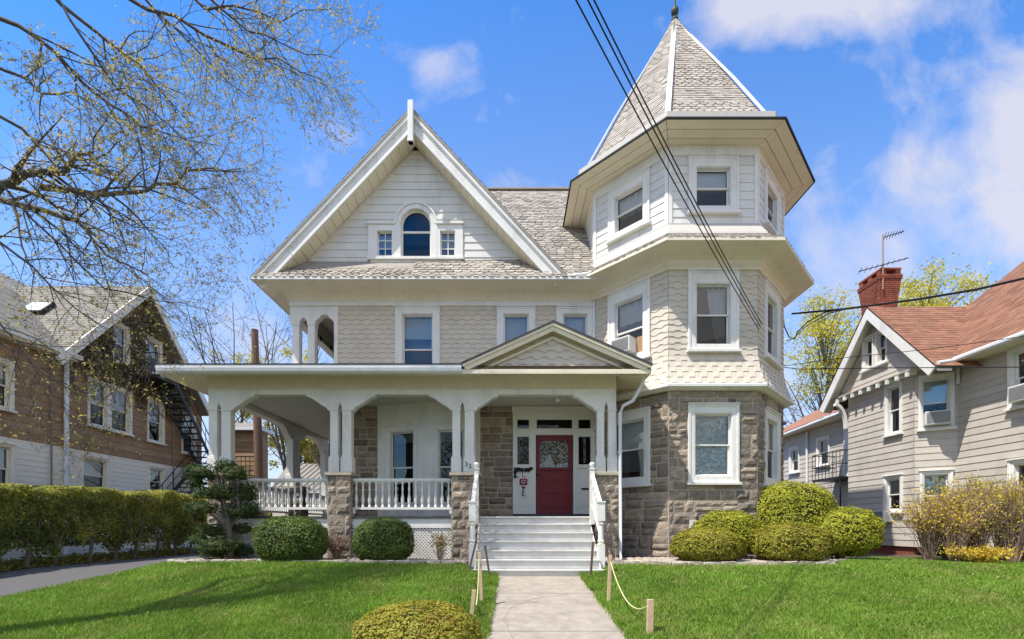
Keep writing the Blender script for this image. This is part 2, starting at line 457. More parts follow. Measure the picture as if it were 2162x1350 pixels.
def cloud(name, pts, nrm, size, material, parent=None, aspect=1.6, rnd=None, jitter=.6, kind=None):
    """One mesh of small leaf quads at pts, facing roughly nrm."""
    pts = np.asarray(pts, float); n = len(pts)
    nr = np.asarray(nrm, float) + rng.normal(0, jitter, (n, 3))
    nr /= np.linalg.norm(nr, axis=1, keepdims=True) + 1e-9
    t = np.cross(nr, rng.normal(0, 1, (n, 3))); t /= np.linalg.norm(t, axis=1, keepdims=True) + 1e-9
    b = np.cross(nr, t)
    s = (size * rng.uniform(.6, 1.35, n))[:, None]
    q = s / aspect
    V = np.stack([pts - t * s, pts - b * q + nr * s * .15, pts + t * s, pts + b * q + nr * s * .15], 1).reshape(-1, 3)
    me = bpy.data.meshes.new(name)
    me.vertices.add(4 * n); me.vertices.foreach_set('co', V.ravel().astype(np.float32))
    me.loops.add(4 * n); me.loops.foreach_set('vertex_index', np.arange(4 * n, dtype=np.int32))
    me.polygons.add(n); me.polygons.foreach_set('loop_start', np.arange(0, 4 * n, 4, dtype=np.int32))
    try: me.polygons.foreach_set('loop_total', np.full(n, 4, dtype=np.int32))
    except Exception: pass
    me.update(calc_edges=True)
    at = me.attributes.new('rnd', 'FLOAT', 'FACE')
    at.data.foreach_set('value', (rng.random(n) if rnd is None else np.clip(rnd, 0, 1)).astype(np.float32))
    me.materials.append(material)
    o = bpy.data.objects.new(name, me); COL.objects.link(o)
    if parent is not None: adopt(o, parent)
    return o
def vnoise(p, sc, seed=0):
    return np.array([noise.noise(Vector((a * sc + seed, b * sc, c * sc))) for a, b, c in p])

# ------------------------------------------------------------------ ground, path, driveway, lawn
def lawn_z(x, y):
    z = -.84 - .12 * max(0, 10 - y) if y > 0 else -2.04 + .02 * y
    if y > 10: z = -.84 - .0 * (y - 10)
    # the driveway on the left lies lower
    dz = -1.04 - .065 * max(0, 11 - max(y, -5))
    k = min(1, max(0, (-7.4 - x) / 1.3)); k = k * k * (3 - 2 * k)
    z = z * (1 - k) + dz * k
    # the right lawn falls gently towards the next house
    k = min(1, max(0, (x - 7.5) / 4)); z -= .10 * k * (1 if y > 8 else max(0, y / 8))
    # banks down to the path
    if y < 10.2:
        pz = path_z(y)
        e = max(PX0 - x, x - PX1)
        k = min(1, max(0, e / .9)); k = k * k * (3 - 2 * k)
        z = (pz + .035) * (1 - k) + z * k
    return z
PX0, PX1 = -.345, 1.463
def path_z(y): return -1.045 - .09 * (9.9 - y) if y > 0 else -1.94 + .02 * y
def axis(*segs):
    out = []
    for a, b, s in segs:
        n = max(1, round((b - a) / s)); out += [a + (b - a) * i / n for i in range(n)]
    return out + [segs[-1][1]]
gx = axis((-600, -60, 60), (-60, -14, 6), (-14, -9, .5), (-9, PX0 - 1, .25), (PX0 - 1, PX0 - .004, .1), (PX0 - .004, PX0, .004), (PX0, PX1, .3), (PX1, PX1 + .004, .004), (PX1 + .004, PX1 + 1, .1), (PX1 + 1, 14, .4), (14, 60, 6), (60, 600, 60))
gy = axis((-60, 0, 5), (0, 14, .25), (14, 40, 2), (40, 100, 10), (100, 900, 80))
mb = MB()
def gz(x, y):
    if PX0 - .001 <= x <= PX1 + .001 and y < 10.3: return path_z(y) - .06
    return lawn_z(x, y) - .0
mb.quadgrid([[(x, y, gz(x, y)) for x in gx] for y in gy], 0.0)
g = mb.build('ground', m_grnd); g['kind'] = 'structure'
# lawn surface: a sheet just above the soil
def sheet(name, x0, x1, y0, y1, s, zf, material, lift, xs=None):
    m = MB(); xs = xs or axis((x0, x1, s)); ys = axis((y0, y1, s))
    m.quadgrid([[(a(b) if callable(a) else a, b, zf(a(b) if callable(a) else a, b) + lift) for a in xs] for b in ys], 0.5)
    o = m.build(name, material, smooth=True); o['kind'] = 'structure'; return o
def bed_y(x):  # front edge of the planting beds along the house
    if x < 0: return 10.15 + .12 * math.sin(x * .9) + (.5 if x < -7.2 else 0) * min(1, (-7.2 - x))
    return 9.95 + .10 * math.sin(x * .8 + 1) + max(0, x - 7.0) * .9
sheet('path', PX0, PX1, -4, 9.93, .3, lambda x, y: path_z(y), m_conc, 0.0)
mb = MB()
for y in (8.15, 6.05, 4.0): mb.box(PX0, PX1, y - .006, y + .006, path_z(y) + .001, path_z(y) + .003)
j = mb.build('path_joint', mat('joint_dirt', (.20, .165, .13), rough=.95)); j['kind'] = 'structure'
mb = MB()
for pts_ in ([(.95, 8.05), (.35, 7.75), (-.02, 7.2), (-.12, 6.6), (-.05, 6.1), (.05, 5.5), (.1, 4.9)], [(-.3, 7.35), (.1, 7.42), (.5, 7.6)]):
    sm_ = []
    for (x0, y0), (x1, y1) in zip(pts_, pts_[1:]): sm_ += [(x0 + (x1 - x0) * t / 5 + random.gauss(0, .008), y0 + (y1 - y0) * t / 5) for t in range(5)]
    for (x0, y0), (x1, y1) in zip(sm_, sm_[1:]): mb.bar((x0, y0, path_z(y0) + .001), (x1, y1, path_z(y1) + .001), .006, .003)
j = mb.build('path_crack', bpy.data.materials['joint_dirt']); j['kind'] = 'structure'
m = MB()
m.quadgrid([[(x, y, -1.04 - .065 * max(0, 11 - y) + .012) for x in axis((-11.55, -8.75, .4))] for y in axis((-4, 30, .5))], .5)
o = m.build('driveway', m_asph); o['kind'] = 'structure'
m = MB()
m.box(-60, 60, -12, -4.2, -2.3, -2.14)
o = m.build('street', m_asph); o['kind'] = 'structure'

# grass blades over the lawn
def lawn_points(n, x0, x1, y0, y1):
    p = np.column_stack([rng.uniform(x0, x1, n), rng.uniform(y0, y1, n)])
    be = np.array([bed_y(x) for x in p[:, 0]])
    ok = (p[:, 1] < be - .12) & ((p[:, 0] < PX0 + .01 + rng.normal(0, .025, n)) | (p[:, 0] > PX1 - .01 + rng.normal(0, .025, n)))
    ok &= (np.abs(p[:, 0]) < 1.45 * p[:, 1] + 1.5)
    ok &= p[:, 0] > -8.72 + rng.normal(0, .04, n)
    ok &= ~((p[:, 1] > 9.6) & (p[:, 0] > -.95) & (p[:, 0] < 2.0))
    return p[ok]
def grass(name, P):
    n = len(P)
    z = np.array([lawn_z(x, y) for x, y in P])
    dens = vnoise(np.column_stack([P, np.zeros(n)]), .7, 3) * .5 + vnoise(np.column_stack([P, np.zeros(n)]), 3.1, 9) * .35
    h = rng.uniform(.045, .095, n) * (1 + .5 * dens)
    w = rng.uniform(.004, .008, n) * (1 + .06 * np.maximum(0, P[:, 1] - 5))
    an = rng.uniform(0, math.tau, n); ln = rng.uniform(.1, .75, n) * h; la = rng.uniform(0, math.tau, n)
    base = np.column_stack([P, z - .005])
    sd = np.column_stack([np.cos(an) * w, np.sin(an) * w, np.zeros(n)])
    lean = np.column_stack([np.cos(la) * ln, np.sin(la) * ln, np.zeros(n)])
    mid = base + lean * .35 + np.column_stack([np.zeros((n, 2)), h * .6]); tip = base + lean + np.column_stack([np.zeros((n, 2)), h])
    V = np.stack([base - sd, base + sd, mid + sd * .8, mid - sd * .8, tip], 1).reshape(-1, 3)
    i = np.arange(n) * 5
    F = np.column_stack([i, i + 1, i + 2, i + 3, i + 3, i + 2, i + 4]).ravel()
    me = bpy.data.meshes.new(name)
    me.vertices.add(5 * n); me.vertices.foreach_set('co', V.ravel().astype(np.float32))
    me.loops.add(7 * n); me.loops.foreach_set('vertex_index', F.astype(np.int32))
    ls = np.column_stack([np.arange(n) * 7, np.arange(n) * 7 + 4]).ravel()
    me.polygons.add(2 * n); me.polygons.foreach_set('loop_start', ls.astype(np.int32))
    try: me.polygons.foreach_set('loop_total', np.tile([4, 3], n).astype(np.int32))
    except Exception: pass
    me.update(calc_edges=True)
    at = me.attributes.new('rnd', 'FLOAT', 'FACE')
    r = np.clip(rng.random(n) * .6 + .35 * dens + .25, 0, 1)
    at.data.foreach_set('value', np.repeat(r, 2).astype(np.float32))
    me.materials.append(m_grass)
    o = bpy.data.objects.new(name, me); COL.objects.link(o); o['kind'] = 'stuff'
    return o
def edge_points(n):
    y = rng.uniform(4.8, 9.6, n); sd = rng.random(n) < .5
    x = np.where(sd, PX0 - .02 + rng.normal(0, .035, n), PX1 + .02 + rng.normal(0, .035, n))
    p = np.column_stack([x, y]); k = vnoise(np.column_stack([p * [3, 1], np.zeros(n)]), 2.2, 4) > -.1
    return p[k]
P = np.vstack([edge_points(16000), lawn_points(330000, -9, 13.5, 4.9, 12.2), lawn_points(150000, -7, 8, 4.7, 8)])
o = grass('grass', P); tag(o, 'bright green mown grass of the front lawn', 'grass')
nf = 260
fp = lawn_points(900, -8, 10, 5, 10)[:nf]
fp = np.column_stack([fp, [lawn_z(a, b) + .07 for a, b in fp]])
o = cloud('fallen_leaves', fp, np.tile([0, -.3, 1], (len(fp), 1)), .022, m_vine, None, 1.5, rng.random(len(fp)) * .5 + .5); o['kind'] = 'stuff'; tag(o, 'few dry brown leaves scattered over the lawn', 'fallen leaves')
# soil tint below the blades
m = MB()
for side in (0, 1):
    xs = axis((-8.72, PX0 - .9, .4), (PX0 - .9, PX0 - .01, .1)) if side == 0 else axis((PX1 + .01, PX1 + .9, .1), (PX1 + .9, 14, .4))
    for a, b in zip(xs, xs[1:]):
        ya, yb = bed_y(a) - .12, bed_y(b) - .12
        n = 40
        m.quadgrid([[(a, .5 + (ya - .5) * t / n, lawn_z(a, .5 + (ya - .5) * t / n) + .008), (b, .5 + (yb - .5) * t / n, lawn_z(b, .5 + (yb - .5) * t / n) + .008)] for t in range(n + 1)], .5)
o = m.build('lawn', m_lawn); o['kind'] = 'structure'

# ================================================================== THE MAIN HOUSE
H = thing('house', 'cream shingled Victorian house with a stone base, front porch and octagonal corner tower', 'house', (0, 13, -.9))
YW = 13.1                      # main front wall
HX0, HX1 = -5.04, 2.36
EZ = 6.68                      # eave height
front = Fr((0, YW, 0), (1, 0, 0), (0, -1, 0))
TC = Vector((5.03, 14.19, 0)); TS = 2.23
def octo(s, z):
    a = s * 1.20711; h = s / 2
    pts = [(-h, -a), (h, -a), (a, -h), (a, h), (h, a), (-h, a), (-a, h), (-a, -h)]
    return [Vector((TC.x + x, TC.y + y, z)) for x, y in pts]
def oface(k, s=TS):
    p = octo(s, 0); a, b = p[k], p[(k + 1) % 8]
    return Fr(a, b - a, (b - a).cross(ZV))
# faces: 0 front, 1 right-front, 2 right, 3.. back, 6 left, 7 left-front

WIN = []
def window(fr, ac, z0, z1, w, g, head=.2, cover=None, cover2=None, parent=H, sill=True, rail=.5, depth=.45, muntin=0, material=m_trim, upper=None, lower=None):
    """Double-hung sash. z0..z1 and w: outer casing; g = (width, z0, z1) of the glazed opening."""
    gw, g0, g1 = g
    a0, a1 = ac - w / 2, ac + w / 2; b0, b1 = ac - gw / 2, ac + gw / 2
    cz = MB()
    P = .045
    for (p, q, s, t, d) in ((a0, b0 - .02, z0, z1, P), (b1 + .02, a1, z0, z1, P), (b0 - .02, b1 + .02, g1 + .02, z1, P), (b0 - .02, b1 + .02, z0, g0 - .02, P)):
        if t - s > .005: cz.fbox(fr, p, q, s, t, -.04, d)
    # raised outer band and head cap
    cz.fbox(fr, a0 - .012, a0 + .05, z0 - .002, z1 + .004, -.03, P + .018); cz.fbox(fr, a1 - .05, a1 + .012, z0 - .002, z1 + .004, -.03, P + .018)
    cz.fbox(fr, a0 + .05, a1 - .05, z1 - .05, z1 + .004, -.03, P + .018)
    cz.fbox(fr, a0 - .03, a1 + .03, z1 + .004, z1 + .035, -.03, P + .05)
    if sill: cz.fbox(fr, a0 - .05, a1 + .05, z0 - .07, z0 - .002, -.03, .12)
    # reveal lining
    for (p, q, s, t) in ((b0 - .02, b0, g0 - .02, g1 + .02), (b1, b1 + .02, g0 - .02, g1 + .02), (b0, b1, g1, g1 + .02), (b0, b1, g0 - .02, g0)): cz.fbox(fr, p, q, s, t, -.14, P - .012)
    win = cz.build('window', material, parent)
    bevel(win, .006)
    zm = g0 + (g1 - g0) * rail
    f = .035
    sa = MB()
    for (s, t, d) in ((zm - .015, g1, -.055), (g0, zm + .015, -.09)):
        for (p, q, ss, tt) in ((b0, b0 + f, s, t), (b1 - f, b1, s, t), (b0 + f, b1 - f, t - f, t), (b0 + f, b1 - f, s, s + f)): sa.fbox(fr, p, q, ss, tt, d - .03, d)
        if muntin:
            nx, ny = muntin
            for i in range(1, nx): x = b0 + (b1 - b0) * i / nx; sa.fbox(fr, x - .011, x + .011, s + f, t - f, d - .025, d - .004)
            for i in range(1, ny): y = s + (t - s) * i / ny; sa.fbox(fr, b0 + f, b1 - f, y - .011, y + .011, d - .025, d - .003)
    sa.build('sash', material, win)
    pn = MB()
    pn.face([fr.p(b0 + .01, zm, -.07), fr.p(b1 - .01, zm, -.07), fr.p(b1 - .01, g1 - .01, -.07), fr.p(b0 + .01, g1 - .01, -.07)])
    pn.build('pane', upper or m_glass, win); pn = MB()
    pn.face([fr.p(b0 + .01, g0 + .01, -.105), fr.p(b1 - .01, g0 + .01, -.105), fr.p(b1 - .01, zm, -.105), fr.p(b0 + .01, zm, -.105)])
    pn.build('pane', lower or m_screen, win)
    for cv in (cover, cover2):
        if not cv: continue
        kind, lo, x0, x1 = cv
        c = MB()
        if kind == 'blind':
            z = g0 + (g1 - g0) * lo; c.face([fr.p(b0 + .02, z, -.16), fr.p(b1 - .02, z, -.16), fr.p(b1 - .02, g1, -.16), fr.p(b0 + .02, g1, -.16)], .5)
            c.build('window_blind', m_blind, win)
        else:
            z = g0 + (g1 - g0) * lo; n = 24; xa, xb = b0 + (b1 - b0) * x0, b0 + (b1 - b0) * x1
            tie = kind == 'tied'
            rows = []
            for j in range(7):
                fz = j / 6; zz = g1 - (g1 - z) * fz
                row = []
                for i in range(n + 1):
                    fx = i / n
                    xr = xa + (xb - xa) * fx
                    if tie: xr = xa + (xb - xa) * (fx * (1 - .55 * fz ** 1.5) + (0 if x0 < .3 else .55 * fz ** 1.5))
                    row.append(fr.p(xr, zz, -.2 + .022 * math.sin(fx * 24 + .6 * math.sin(fx * 7))))
                rows.append(row)
            c.quadgrid(rows, .5)
            c.build('curtain', m_curt, win, smooth=True)
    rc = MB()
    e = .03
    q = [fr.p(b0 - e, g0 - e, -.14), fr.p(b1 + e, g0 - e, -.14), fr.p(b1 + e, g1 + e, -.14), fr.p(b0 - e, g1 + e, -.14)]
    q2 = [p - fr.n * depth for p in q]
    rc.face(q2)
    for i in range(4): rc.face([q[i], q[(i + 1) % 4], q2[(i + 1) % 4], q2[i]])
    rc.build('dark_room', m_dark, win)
    return win
def hole(ac, z0, z1, w, m=.03): return (ac - w / 2 + m, ac + w / 2 - m, z0 + m, z1 - m)

# ---- tower walls
st, mo, sh, cp = MB(), MB(), MB(), MB()
vis = (7, 0, 1, 2, 6)
w3 = (7.836, 9.21, 1.23, (.83, 7.99, 8.94)); w2 = (4.386, 6.343, 1.245, (.83, 4.54, 6.03)); w1 = (1.08, 3.02, 1.25, (.89, 1.257, 2.786))
flare = lambda z: .0 if z > 4.35 else .22 * ((4.35 - z) / .87) ** 1.6
for k in range(8):
    f = oface(k); ac = TS / 2
    win = k in (7, 0, 1)
    h3 = [hole(ac, w3[0], w3[1], w3[2])] if win else []; h2 = [hole(ac, w2[0], w2[1], w2[2])] if win else []; h1 = [hole(ac, w1[0], w1[1], w1[2])] if win else []
    if k in vis:
        stones(st, mo, f, .0, TS, -1.0, 3.43, h1, d=.0)
        # the flared shingle skirt needs matching corners: widen with the flare
        tan = math.tan(math.pi / 8)
        courses(sh, f, 3.50, 6.42, .152, lambda z: -flare(z) * tan, lambda z: TS + flare(z) * tan, h2, lap=.015, wave=.019, wl=.30, doff=flare)
        courses(cp, f, 7.50, 9.25, .216, 0, TS, h3, lap=.016)
        sh.panel(f, 0, TS, 3.4, 6.5, h2, -.01); cp.panel(f, 0, TS, 7.1, 9.55, h3, -.012)
    else:
        mo.panel(f, 0, TS, -1.0, 3.43); sh.panel(f, 0, TS, 3.43, 6.5); cp.panel(f, 0, TS, 7.1, 9.55)
st.build('stone_wall', m_stone, H, smooth=False)
mo.build('mortar_bed', m_mort, H)
sh.build('shingle_wall', m_shing, H)
cp.build('clapboard_wall', m_clap, H)
# corner boards, base moulding, friezes
tr = MB()
for k in vis:
    f = oface(k)
    tr.fbox(f, 0, .085, 7.4, 9.3, -.02, .034); tr.fbox(f, TS - .085, TS, 7.4, 9.3, -.02, .034)
    tr.fbox(f, -.012, TS + .012, 9.25, 9.56, -.02, .03)
def ring(mb, prof):
    """Octagonal moulding from (side length, z) pairs."""
    rows = [octo(s, z) for s, z in prof]
    mb.quadgrid(rows, .5, True)
tr.build('corner_board', m_trim, H)
tr = MB(); ring(tr, [(TS - .05, 3.36), (TS + .10, 3.36), (TS + .205, 3.42), (TS + .205, 3.48), (TS + .17, 3.52), (TS - .05, 3.53)])
tr.build('belt_moulding', m_trim, H)
so_ = MB(); ring(so_, [(TS - .04, 6.36), (TS + .05, 6.38), (TS + .06, 6.44), (TS + .10, 6.50), (TS + .11, 6.56), (TS + .2, 6.63), (2.76, 6.70), (2.80, 6.72), (2.80, 6.79)])
so_.build('tower_lower_soffit', m_soff, H)
tr = MB(); ring(tr, [(2.42, 7.10), (2.46, 7.14), (2.44, 7.2), (2.27, 7.5), (2.27, 7.535), (TS - .1, 7.54)])
tr.build('tower_flashing', m_galv, H)
sk = MB()
for k in range(8):
    a = octo(2.80, 6.79); b = octo(2.42, 7.15)
    uu = (a[(k + 1) % 8] - a[k]); vv = ((b[k] + b[(k + 1) % 8]) / 2 - (a[k] + a[(k + 1) % 8]) / 2); vl = vv.length
    sk.face([a[k], a[(k + 1) % 8], b[(k + 1) % 8], b[k]])
    slates(sk, a[k], uu, vv, vl, .13, lambda t: .19 * t / vl, lambda t: uu.length - .19 * t / vl, .2, th=.014)
sk.build('tower_skirt_roof', m_slate, H)
# upper soffit of plain boards with open seams, then a box gutter and the spire
us = MB()
s_in, s_out = TS - .02, 2.80
nb = 3
for k in range(8):
    for i in range(nb):
        t0, t1 = i / nb, (i + 1) / nb - .018
        p, q = octo(s_in + (s_out - s_in) * t0, 9.48 + .08 * t0), octo(s_in + (s_out - s_in) * t1, 9.48 + .08 * t1)
        a, b, c, d = p[k], p[(k + 1) % 8], q[(k + 1) % 8], q[k]
        e = (b - a).normalized() * .006
        us.prism([a + e, b - e, c - e, d + e], (0, 0, .02))
us.build('tower_upper_soffit', m_soff, H)
ub = MB(); rows = [octo(s_in - .1, 9.53), octo(s_out - .01, 9.60)]; ub.quadgrid(rows, .5, True); ub.build('soffit_backing', m_dark, H)
eg = MB(); ring(eg, [(2.805, 9.555), (2.825, 9.56), (2.825, 9.60), (2.62, 9.63)]); eg.build('tower_drip_edge', m_black, H)
bx = MB(); ring(bx, [(2.64, 9.60), (2.62, 9.64), (2.605, 9.97), (2.55, 9.99), (2.3, 9.95)]); bx.build('tower_gutter', m_galv, H)
AP = Vector((TC.x, TC.y, 15.68))
sp = MB()
prof = [(2.41, 9.98), (1.60, 11.91), (0.0, 15.72)]
def spire_r(z):
    for (s0, z0), (s1, z1) in zip(prof, prof[1:]):
        if z <= z1: return s0 + (s1 - s0) * (z - z0) / (z1 - z0)
    return 0
for k in range(8):
    for (s0, z0), (s1, z1) in zip(prof, prof[1:]):
        a, b = octo(s0, z0), octo(s1, z1)
        uu = a[(k + 1) % 8] - a[k]; wd = uu.length
        vv = (b[k] + b[(k + 1) % 8]) / 2 - (a[k] + a[(k + 1) % 8]) / 2; vl = vv.length
        sp.face([a[k], a[(k + 1) % 8], b[(k + 1) % 8], b[k]] if s1 > 0 else [a[k], a[(k + 1) % 8], b[k]])
        dl = (s0 - s1) / 2
        slates(sp, a[k], uu, vv, vl, .122, lambda t: dl * t / vl, lambda t: wd - dl * t / vl, .20, th=.016, bands=True)
sp.build('spire', m_slate, H)
hp = MB()
for k in range(8):
    pts = [octo(s + .06, z)[k] for s, z in prof[:-1]] + [AP - Vector((0, 0, .05))]
    n = (octo(1, 0)[k] - TC); n.z = 0; n.normalize()
    for p, q in zip(pts, pts[1:]): hp.bar(p, q, .13, .035, up=n, r=.5)
hp.build('hip_cap', m_trim, H)
hp = MB(); hp.lathe(AP, [(.14, -.42), (.09, -.22), (.05, -.02), (.0, .0)], 8); hp.build('spire_cap', m_trim, H)
fi = MB(); fi.lathe(AP, [(.0, -.12), (.1, -.1), (.1, -.03), (.05, .0), (.035, .06), (.05, .09), (.10, .12), (.115, .2), (.10, .28), (.04, .32), (.035, .36), (.03, .9), (.005, 1.25)], 10)
fi.bar(AP + Vector((-.22, 0, .62)), AP + Vector((.22, 0, .62)), .03)
fi.build('finial', m_copper, H, smooth=True)
# tower windows
window(oface(7), TS / 2, *w3[:3], w3[3], cover=('curtain', .45, .02, .98))
window(oface(0), TS / 2, *w3[:3], w3[3], cover=('blind', .47, 0, 1))
window(oface(1), TS / 2, *w3[:3], w3[3])
w2c = window(oface(7), TS / 2, *w2[:3], w2[3], cover=('curtain', .62, .02, .98), rail=.46)
window(oface(0), TS / 2, *w2[:3], w2[3], cover=('tied', .0, .42, .99))
window(oface(1), TS / 2, *w2[:3], w2[3], cover=('curtain', .1, .1, .9))
window(oface(7), TS / 2, *w1[:3], w1[3], cover=('blind', .12, 0, 1), rail=.5)
window(oface(0), TS / 2, *w1[:3], w1[3], cover=('blind', .02, 0, 1), cover2=None, lower=m_glass)
window(oface(1), TS / 2, *w1[:3], w1[3], cover=('blind', .4, 0, 1))

# ---- main front wall, second floor
sw = MB()
s2 = []
def fx(px): return X(px, YW)
def fz(py): return Z(py, YW)
win2 = [(882, 92, 63, ('blind', .62, 0, 1)), (1089.5, 80, 52, ('tied', .0, .0, .55)), (1214, 78, 50, ('curtain', .0, .02, .98))]
for (c, wpx, gpx, cv) in win2: s2.append(hole(fx(c), fz(815), fz(649), wpx / 74.05))
courses(sw, front, fz(776), fz(645), .135, fx(713), HX1, s2, lap=.018, wave=.016, wl=.30)
sw.panel(front, fx(706), HX1, 3.3, 6.5, s2, -.01)
sw.build('shingle_wall', m_shing, H)
for i, (c, wpx, gpx, cv) in enumerate(win2):
    window(front, fx(c), fz(815), fz(650), wpx / 74.05, (gpx / 74.05, fz(790), fz(665)), cover=cv, cover2=('tied', .0, .45, 1.0) if i == 1 else None, rail=.42 if i == 0 else .3)
# frieze band under the soffit
tr = MB()
tr.fbox(front, fx(612), HX1, fz(647), fz(641), .0, .05); tr.fbox(front, fx(612), HX1, fz(641), fz(626), -.02, .02)
tr.fbox(front, fx(706), fx(714), 4.4, fz(647), -.1, .03)
tr.build('frieze', m_trim, H)
# soffit of the main eave: cove from eave to wall
sf = MB()
xl, xr = -7.03, 2.6
prof_s = [(.0, 6.36), (.03, 6.40), (.06, 6.48), (.12, 6.56), (.22, 6.60), (.70, 6.66)]
rows = [[(fx(612) - d, YW - d, z), (xr, YW - d, z)] for d, z in prof_s]
sf.quadgrid(rows, .5)
rows = [[(fx(612) - d, YW - d, z), (fx(612) - d, 22, z)] for d, z in prof_s]
sf.quadgrid(rows, .5)
sf.build('soffit', m_soff, H)
ed = MB()
ed.box(xl - .02, xr, 12.385, 12.41, 6.645, 6.72); ed.box(xl - .03, xl, 12.385, 22, 6.645, 6.72)
ed.build('eave_edge', m_trimw, H)

# ---- loggia at the upper left corner
lg = MB()
zt = fz(652); zc = fz(683); zb_ = 4.3
LX0, LX1 = fx(612), fx(706)
def arcade(mb, fr, spans, zbot, ztop, zarch, d0, d1, cusp=False):
    for (a0, a1, rise) in spans:
        n = 12; pts = []
        for i in range(n + 1):
            t = i / n; zz = zarch + rise * math.sin(math.pi * t) ** .6
            if cusp and .3 < t < .7: zz += .05
            pts.append((a0 + (a1 - a0) * t, zz))
        for (p, q) in zip(pts, pts[1:]):
            mb.hexa([fr.p(p[0], p[1], d1), fr.p(q[0], q[1], d1), fr.p(q[0], q[1], d0), fr.p(p[0], p[1], d0), fr.p(p[0], ztop, d1), fr.p(q[0], ztop, d1), fr.p(q[0], ztop, d0), fr.p(p[0], ztop, d0)], .5)
c1, c2, c3, c4 = fx(617), fx(631), fx(649), fx(664)
lg.fbox(front, LX0, c1, zc, fz(647), -.22, -.0); lg.fbox(front, c1, c2, zc, fz(647), -.22, 0); lg.fbox(front, c3, c4, zc, fz(647), -.22, 0)
arcade(lg, front, [(c2, c3, .16)], 0, fz(647), zc, -.22, 0); arcade(lg, front, [(c4, LX1, .20)], 0, fz(647), zc, -.22, 0, True)
lg.build('loggia_arch', m_trim, H)
for (a0, a1) in ((c1, c2), (c3, c4)):
    c = MB(); c.fbox(front, a0, a1, zb_, zc, -.22, -.01); c.fbox(front, a0 - .025, a1 + .025, zb_, zb_ + .28, -.235, .012); c.fbox(front, a0 - .02, a1 + .02, zc - .05, zc, -.23, .01)
    bevel(c.build('loggia_column', m_trim, H), .008)
for yy in (14.2, 17.6, 20.6):
    c = MB(); c.box(c1, c2, yy, yy + .2, 4.0, 6.0); c.build('loggia_column', m_trim, H)
bm_ = MB(); bm_.box(c1 - .02, c2 + .03, YW + .02, 22, 5.85, 6.4); bm_.build('loggia_beam', m_trim, H)
cl_ = MB(); cl_.box(LX0, -4.9, YW + .02, 22, 6.40, 6.45); cl_.build('loggia_ceiling', m_soff, H)
lw = MB(); lside = Fr((HX0, 22, 0), (0, -1, 0), (-1, 0, 0)); lw.panel(lside, 0, 22 - YW - .03, 3.3, 6.45); lw.build('loggia_side_wall', m_shing, H)
sl_ = thing('string_light', 'string of small dark bulbs hung under the ceiling of the upper corner loggia', 'string lights', (-6.0, 13.6, 5.9))
w = MB(); pts = [(-5.95 + .02 * i, 13.5 + .35 * i, 5.84 - (.05 if i % 2 else 0)) for i in range(14)]
w.tube(pts, .012, 5); w.build('cord', m_wire, sl_)
for i in range(0, 14, 2):
    b = MB(); p = Vector(pts[i]); b.lathe(p, [(.0, -.14), (.03, -.13), (.045, -.09), (.03, -.04), (.018, .0), (.0, .01)], 7); b.build('bulb', m_black, sl_)

# ---- main gable
GB = 12.58; gx0, gxa, gx1 = -7.11, -2.75, 1.475; gz0, gza, gz1 = 6.74, 11.36, 6.80
def gl(z): return gx0 + (z - gz0) / (gza - gz0) * (gxa - gx0)
def gr(z): return gx1 - (z - gz1) / (gza - gz1) * (gx1 - gxa)
px2 = 74.05
zsill = fz(546)
gh = [(fx(783), fx(835), fz(545), fz(476)), (fx(920), fx(973), fz(545), fz(476)), (fx(840), fx(917), fz(545), fz(471)), (fx(848), fx(909), fz(471), fz(455)), (fx(856), fx(901), fz(455), fz(443))]
gw = MB()
inset = .56
courses(gw, front, fz(560), 11.0, .215, lambda z: gl(z) + inset * 1.1, lambda z: gr(z) - inset * 1.1, gh, lap=.018)
mb2 = MB()
gw.build('gable_wall', m_clap, H)
gp = MB()
for (p, q) in ((0, 1),):
    # sheathing behind the boards, with the window openings left out
    zs = [7.3] + sorted({h[i] for h in gh for i in (2, 3)}) + [10.7]
    for za, zb2 in zip(zs, zs[1:]):
        zm = (za + zb2) / 2; cuts = sorted([(h[0], h[1]) for h in gh if h[2] < zm < h[3]])
        cur = (gl(za) + .5, gl(zb2) + .5)
        for (c0, c1_) in cuts: gp.face([front.p(cur[0], za, -.01), front.p(c0, za, -.01), front.p(c0, zb2, -.01), front.p(cur[1], zb2, -.01)]); cur = (c1_, c1_)
        gp.face([front.p(cur[0], za, -.01), front.p(gr(za) - .5, za, -.01), front.p(gr(zb2) - .5, zb2, -.01), front.p(cur[1], zb2, -.01)])
gp.build('gable_sheathing', m_clap, H)
# palladian window
pw = MB()
ca, cb = fx(847), fx(910); cc = (ca + cb) / 2; rr_ = (cb - ca) / 2; zspr = fz(474)
n = 20
def arc(r, z, i): t = math.pi * i / n; return cc - r * math.cos(t), z + r * math.sin(t)
def archring(mb, r0, r1, d0, d1):
    for i in range(n):
        p0, p1, q0, q1 = arc(r0, zspr, i), arc(r0, zspr, i + 1), arc(r1, zspr, i), arc(r1, zspr, i + 1)
        mb.hexa([front.p(*p0, d1), front.p(*p1, d1), front.p(*p1, d0), front.p(*p0, d0), front.p(*q0, d1), front.p(*q1, d1), front.p(*q1, d0), front.p(*q0, d0)], .5)
archring(pw, rr_, rr_ + .13, -.12, .05); archring(pw, rr_ + .13, rr_ + .185, -.03, .085)
for sgn in (-1, 1):
    x0, x1 = (cc - rr_ - .185, cc - rr_) if sgn < 0 else (cc + rr_, cc + rr_ + .185)
    pw.fbox(front, x0, x1, zsill, zspr, -.12, .05)
